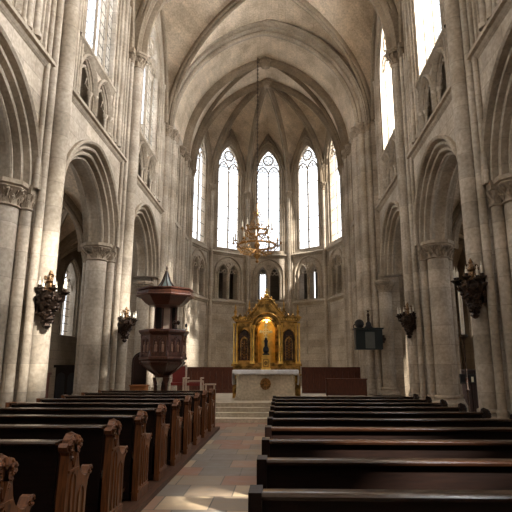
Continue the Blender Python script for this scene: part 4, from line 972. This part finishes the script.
# ------------------------------------------------------------------ pulpit
PX, PY = -3.2, 14.0
t = thing('pulpit', 'carved brown wooden pulpit with octagonal sounding board, left of the chancel steps', 'pulpit', (PX, PY, 0))
def oct_(m, prof, n=8, rot=PI / 8): return m.lathe(prof, (0, 0, 0), n, rot=rot)
m = MB(); oct_(m, [(.46, 0), (.46, .12), (.40, .16), (.38, .22)]); m.build('foot', 'shaft', t, world=False, smooth=20)
for k in range(6):
    a = k * PI / 3 + .3; x, y = .17 * math.cos(a), .17 * math.sin(a)
    MB().lathe([(.10, .2), (.11, .25), (.08, .30), (.058, .34), (.05, 1.08), (.065, 1.11), (.055, 1.14), (.09, 1.24), (.10, 1.30)], (x, y, 0), 10).build('column', 'pulpit' if k % 2 else 'cream', t, world=False)
MB().lathe([(.13, .2), (.10, .35), (.10, 1.3)], (0, 0, 0), 12).build('core', 'pulpit', t, world=False)
m = MB(); oct_(m, [(.13, 1.26), (.20, 1.30), (.22, 1.35), (.18, 1.38), (.26, 1.44), (.42, 1.52), (.55, 1.62), (.60, 1.70), (.58, 1.74), (.66, 1.78), (.66, 1.83), (.60, 1.86)])
m.build('bowl', 'pulpit', t, world=False, smooth=20)
m = MB()
for k in range(8):
    a = k * PI / 4 + PI / 8; m.path([(.20 * math.cos(a), .20 * math.sin(a), 1.37), (.42 * math.cos(a), .42 * math.sin(a), 1.52), (.62 * math.cos(a), .62 * math.sin(a), 1.70)], .022, 6)
m.build('bowl_ribs', 'pulpit', t, world=False)
m = MB(); oct_(m, [(.58, 1.82), (.58, 2.44)]); body = m.build('body', 'pulpit', t, world=False, smooth=20)
apo = .58 * math.cos(PI / 8); fw = .58 * math.sin(PI / 8)
for k in range(8):
    a = k * PI / 4; ca, sa = math.cos(a), math.sin(a)
    fr = lambda u, v, w, ca=ca, sa=sa: ((apo + v) * ca - u * sa, (apo + v) * sa + u * ca, w)
    m = MB().panel([(-fw + .02, 1.88), (fw - .02, 1.88), (fw - .02, 2.40), (-fw + .02, 2.40)], [hole(-.09, .065, 2.22, .09, 1.95, 0, 4), hole(.09, .065, 2.22, .09, 1.95, 0, 4)], fr, .0, .03)
    m.torus(None, .035, .012, 10, 4, fr=lambda x, y, z, fr=fr: fr(x, .03 + z, 2.34 + y)); pn_ = m.build('side_panel', 'pulpit', t, world=False, smooth=20)
    m = MB()
    for q in (-.09, .09): m.lathe([(.02, 1.96), (.045, 1.98), (.04, 2.08), (.045, 2.14), (.02, 2.18)], fr(q, -.005, 0), 8); m.ball(fr(q, 0, 2.21), .026, 6, 5)
    m.build('relief_figures', 'reliefwood', pn_, world=False)
    a2 = a + PI / 8; x, y = .60 * math.cos(a2), .60 * math.sin(a2)
    MB().lathe([(.04, 1.84), (.04, 1.92), (.022, 1.95), (.022, 2.10), (.03, 2.12), (.022, 2.14), (.022, 2.34), (.036, 2.38), (.036, 2.44)], (x, y, 0), 8).build('corner_colonnette', 'pulpit', t, world=False)
m = MB(); oct_(m, [(.50, 2.42), (.62, 2.42), (.66, 2.46), (.69, 2.50), (.69, 2.55), (.64, 2.57), (.50, 2.57)]); m.build('handrail', 'pulpit', t, world=False, smooth=20)
for x in (-.36, -.15, .09, .24):
    MB().lathe([(.04, 2.5), (.03, 2.6), (.028, 3.2), (.05, 3.3)], (x, .36, 0), 8).build('canopy_post', 'pulpit', t, world=False)
MB().box(-.34, -.16, .38, .42, 2.4, 3.32).box(.10, .22, .38, .42, 2.4, 3.32).build('back_board', 'pewdark', t, world=False, smooth=0)
MB().box(-.15, .09, .375, .41, 2.4, 3.32).build('cream_back_panel', 'whitewood', t, world=False, smooth=0)
can = MB(); oct_(can, [(.30, 3.22), (.46, 3.24), (.56, 3.30), (.64, 3.38), (.74, 3.50), (.80, 3.54), (.80, 3.60), (.75, 3.63), (.81, 3.66), (.81, 3.69), (.10, 3.72)])
cn = can.build('sounding_board', 'pulpit', t, world=False, smooth=20)
m = MB(); m.lathe([(.79, 3.46), (.82, 3.50), (.79, 3.54), (.77, 3.50)], (0, 0, 0), 8, cap=False, rot=PI / 8); m.build('fringe_moulding', 'pulpit', cn, world=False, smooth=20)
sp = [(.38, 3.70), (.29, 3.73), (.21, 3.79), (.15, 3.87), (.10, 3.97), (.065, 4.07), (.035, 4.16), (.02, 4.20)]
m = MB(); oct_(m, sp); m.build('spire_roof', 'lead', t, world=False, smooth=20)
m = MB()
for k in range(8):
    a = k * PI / 4 + PI / 8; m.path([((r_ + .01) * math.cos(a), (r_ + .01) * math.sin(a), z) for r_, z in sp], .018, 5)
m.build('spire_ribs', 'pewdark', t, world=False)
MB().lathe([(.03, 4.16), (.05, 4.22), (.02, 4.26), (.035, 4.31), (.008, 4.40)], (0, 0, 0), 8).build('spire_finial', 'iron', t, world=False)
# steps behind the pulpit
m = MB()
for k in range(7): m.box(.55 + 0 * k, 1.15, .30 + .24 * k, .54 + .24 * k, 0 if k == 6 else max(0, 1.5 - .22 * k - .06), max(.2, 1.6 - .22 * k))
# reading light and small figure on the rail
o = thing('reading_lamp', 'small dark twin-headed lamp on the right edge of the pulpit rail', 'lamp', (PX + .42, PY - .45, 2.57))
MB().tube((0, 0, 0), (0, 0, .16), .014).ball((0, 0, .02), .04, 7, 4, (1, 1, .5)).build('stem', 'iron', o, world=False)
for sx in (-1, 1): MB().ball((sx * .05, 0, .17), .05, 8, 6, (1, 1, 1.3)).build('lamp_head', 'iron', o, world=False)
o = thing('microphone', 'small black microphone at the far right corner of the pulpit rail', 'microphone', (PX + .62, PY - .10, 2.57))
MB().tube((0, 0, 0), (0, 0, .09), .01).ball((0, 0, .01), .03, 6, 4, (1, 1, .5)).build('stand', 'black', o, world=False)
MB().ball((0, 0, .12), .036, 8, 6, (1, 1, 1.6)).build('head', 'black', o, world=False)

# ------------------------------------------------------------------ wood panelling, chairs, chests in the chancel
def panelling(x0, x1, y, z0, z1, label, n):
    t = thing('wood_panelling', label, 'panelling', ((x0 + x1) / 2, y, z0))
    c_ = (x0 + x1) / 2
    MB().box(x0 - c_, x1 - c_, 0, .06, 0, z1 - z0).build('backing', 'panel', t, world=False, smooth=0)
    m = MB(); wdt = (x1 - x0) / n
    for i in range(n + 1): m.box(x0 - c_ + i * wdt - .035, x0 - c_ + i * wdt + .035, -.03, 0, 0, z1 - z0)
    m.box(x0 - c_, x1 - c_, -.035, 0, 0, .14).box(x0 - c_, x1 - c_, -.035, 0, z1 - z0 - .12, z1 - z0); m.build('framing', 'panel', t, world=False, smooth=0)
    MB().box(x0 - c_ - .04, x1 - c_ + .04, -.07, .09, z1 - z0, z1 - z0 + .06).build('cap_rail', 'panel', t, world=False, smooth=0)
    return t
panelling(-4.4, -2.0, 22.3, PZ, 1.50, 'red-brown wood panelling against the apse wall, left of the altar', 9)
panelling(.95, 3.45, 22.3, PZ, 1.50, 'dark red-brown wood panelling right of the altar', 10)
t = thing('kneeling_desk', 'low dark wooden prayer desk in front of the panelling right of the altar', 'desk', (2.55, 20.2, PZ))
MB().box(-.75, .75, -.02, .02, .02, .60).build('front', 'panel', t, world=False, smooth=0)
MB().box(-.80, .80, -.08, .22, .60, .65).build('top', 'panel', t, world=False, smooth=0)
for x in (-.78, .72): MB().box(x, x + .06, -.02, .30, 0, .60).build('side', 'panel', t, world=False, smooth=0)
def chair(name, loc, label, w=.6, h=1.25, mat='red', group=None):
    t = thing(name, label, 'chair', loc, 0, group)
    MB().box(-w / 2, w / 2, .22, .28, .50, h).build('backrest', mat, t, world=False, smooth=0)
    MB().box(-w / 2, w / 2, -.25, .22, .42, .52).build('seat', mat, t, world=False, smooth=0)
    for sx in (-1, 1):
        for y in (-.24, .24): MB().box(sx * w / 2 - .03, sx * w / 2 + .03, y - .03, y + .03, 0, .68 if y < 0 else h + .04).build('leg', 'whitewood', t, world=False, smooth=0)
        MB().box(sx * w / 2 - .035, sx * w / 2 + .035, -.28, .26, .66, .71).build('armrest', 'whitewood', t, world=False, smooth=0)
    MB().box(-w / 2, w / 2, .21, .29, h, h + .05).build('crest_rail', 'whitewood', t, world=False, smooth=0)
    return t
chair('presider_chair', (-3.86, 19.4, PZ), 'high-backed red upholstered chair just right of the pulpit foot', .55, 1.12)
chair('armchair', (-3.18, 19.2, PZ), 'low armchair with pale frame left of the altar, between high-backed chair and stool', .55, .55)
t = thing('stool', 'small low wooden stool with pale top edge, rightmost seat left of the altar', 'stool', (-2.60, 19.2, PZ))
MB().box(-.20, .20, -.18, .18, .44, .48).build('seat', 'whitewood', t, world=False, smooth=0)
for x in (-.17, .14):
    for y in (-.15, .12): MB().box(x, x + .03, y, y + .03, 0, .44).build('leg', 'whitewood', t, world=False, smooth=0)
t = thing('chest', 'orange-brown wooden chest beyond the pews, left of the pulpit foot', 'chest', (-4.45, 16.3, 0.48 if False else 0.0))
MB().box(-.24, .24, -.2, .2, .08, .98).build('body', 'orange', t, world=False, smooth=0)
MB().box(-.27, .27, -.23, .22, .98, 1.02).build('lid', 'orange', t, world=False, smooth=0)
MB().box(-.26, .26, -.22, .21, 0, .08).build('plinth', 'orange', t, world=False, smooth=0)
MB().box(-.20, .20, -.215, -.2, .14, .92).build('door', 'orange', t, world=False, smooth=0)
t = thing('niche_statue', 'dark arched shrine panel above the orange-brown chest', 'shrine', (-4.72, 17.2, 0))
m = MB().panel(hole(0, .22, 1.75, .28, .0, 0, 6), [], lambda u, v, w: (u, v, w), 0, .1); m.build('panel', 'pewdark', t, world=False, smooth=20)
m = MB().arch(lambda u, v, w: (u, v, w), 0, .22, 1.75, .28, [(.03, -.03), (.03, 0), (-.02, 0), (-.02, -.03)], base=0, n=6, close=True); m.build('frame', 'pewdark', t, world=False)

# ------------------------------------------------------------------ speaker cabinet on the chancel pier
t = thing('loudspeaker_cabinet', 'dark green box with pale panel fixed to the right chancel pier', 'speaker', (3.42, 19.9, 2.62))
MB().box(-.52, .50, -.22, .25, -.40, .36).build('cabinet', 'green', t, world=False, smooth=0)
MB().box(-.57, .55, -.27, .28, .36, .42).build('top', 'green', t, world=False, smooth=0)
MB().box(-.16, .20, -.245, -.22, -.36, .26).build('pale_panel', 'grey', t, world=False, smooth=0)
MB().box(.50, .60, -.10, .10, -.15, .15).lathe([(.06, 0), (.06, .05)], (.60, 0, 0), 8, axis=Matrix.Rotation(PI / 2, 3, 'Y')).build('side_hinge', 'iron', t, world=False)
MB().box(-.2, .6, .25, .6, -.1, .1).build('wall_arm', 'iron', t, world=False, smooth=0)
t = thing('horn_lamp', 'round black lamp head on the left end of the green box', 'lamp', (3.42 - .34, 19.85, 3.045))
MB().lathe([(.08, 0), (.14, .04), (.18, .13), (.17, .24), (.11, .30), (.04, .33)], (0, 0, 0), 14).build('head', 'black', t, world=False)
MB().tube((-.17, 0, .15), (-.24, 0, .08), .02).tube((-.24, 0, .08), (-.22, 0, 0), .02).build('handle', 'iron', t, world=False)
t = thing('statuette', 'small dark and white statuette standing on the green box', 'statue', (3.42 + .02, 19.9, 3.045)); t.scale = (.8, .8, .78)
MB().lathe([(.20, 0), (.20, .05), (.14, .10), (.13, .22), (.07, .32)], (0, 0, 0), 12).build('base', 'black', t, world=False)
MB().lathe([(.06, .30), (.07, .42), (.055, .55), (.075, .64), (.05, .72), (.025, .75)], (0, 0, 0), 10).build('figure', 'iron', t, world=False)
MB().ball((0, 0, .82), .055, 8, 6).box(-.09, .09, -.02, .02, .88, .90).build('head', 'iron', t, world=False)

# ------------------------------------------------------------------ things in the aisles
t = thing('paschal_candle', 'tall white candle on a slender stand in the right aisle, behind the near bracket', 'candle', (4.47, 12.6, 0))
MB().lathe([(.20, 0), (.20, .04), (.06, .08), (.022, .14), (.02, 1.0), (.05, 1.04), (.02, 1.08), (.018, 2.20), (.06, 2.26), (.11, 2.30), (.11, 2.35)], (0, 0, 0), 12).build('stand', 'iron', t, world=False)
MB().lathe([(.045, 2.35), (.045, 3.55), (.01, 3.58)], (0, 0, 0), 12).build('wax', 'candle', t, world=False)
def cupboard(loc, w, h, label, rz=0, mt='panel'):
    t = thing('cupboard', label, 'cupboard', loc, rz)
    MB().box(-w / 2, w / 2, -.25, .25, .06, h - .06).build('body', mt, t, world=False, smooth=0)
    MB().box(-w / 2 - .04, w / 2 + .04, -.29, .27, h - .06, h).build('cornice', mt, t, world=False, smooth=0)
    MB().box(-w / 2 - .02, w / 2 + .02, -.27, .26, 0, .06).build('plinth', mt, t, world=False, smooth=0)
    for sx in (-1, 1):
        a, b = sorted((sx * .01, sx * (w / 2 - .03)))
        MB().panel([(a, .1), (b, .1), (b, h - .1), (a, h - .1)], [[(a + .05, .16), (b - .05, .16), (b - .05, h - .16), (a + .05, h - .16)]], lambda u, v, w_: (u, v, w_), -.275, -.25).build('door', mt, t, world=False, smooth=0)
    return t
cupboard((-6.95, 14.2, 0), .9, 1.42, 'dark wooden cupboard in the left aisle beyond the pews')
t = thing('confessional', 'dark wooden confessional standing farther along the left aisle', 'confessional', (-7.3, 18.4, 0))
MB().box(-.6, .6, -.4, .4, .05, 1.55).build('body', 'pewdark', t, world=False, smooth=0)
MB().box(-.66, .66, -.46, .44, 1.55, 1.64).build('cornice', 'pewdark', t, world=False, smooth=0)
MB().box(-.62, .62, -.43, .42, 0, .06).build('plinth', 'pewdark', t, world=False, smooth=0)
for x in (-.4, 0, .4): MB().panel(hole(x, .15, 1.2, .18, .1, 0, 5), [], lambda u, v, w: (u, v, w), -.43, -.4).build('door', 'black', t, world=False, smooth=0)
t = thing('newel_post', 'short brown wooden post at the outer end of the left pews', 'post', (-4.72, 9.3, 0))
MB().box(-.05, .05, -.05, .05, 0, .92).build('shaft', 'pewend', t, world=False, smooth=0)
MB().box(-.10, .10, -.08, .08, .92, .97).build('cap', 'pewend', t, world=False, smooth=0)
t = thing('candle_stand', 'black wrought iron votive candle stand in the right aisle', 'candle stand', (5.08, 13.6, 0))
MB().tube((0, 0, 0), (0, 0, 1.15), .03).lathe([(.28, 0), (.28, .03), (.05, .08)], (0, 0, 0), 12).build('stem', 'black', t, world=False)
MB().box(-.38, .38, -.18, .18, 1.15, 1.20).box(-.38, .38, .10, .18, 1.20, 1.40).build('tray', 'black', t, world=False, smooth=0)
for i in range(5): MB().lathe([(.03, 1.20), (.03, 1.30 + .03 * (i % 3))], (-.28 + .14 * i, -.08, 0), 8).build('candle', 'candle' if i % 2 else 'red', t, world=False)
cupboard((6.0, 16.6, 0), .8, 1.5, 'dark wooden cupboard in the right aisle behind the candle stand', 0, 'pewdark')
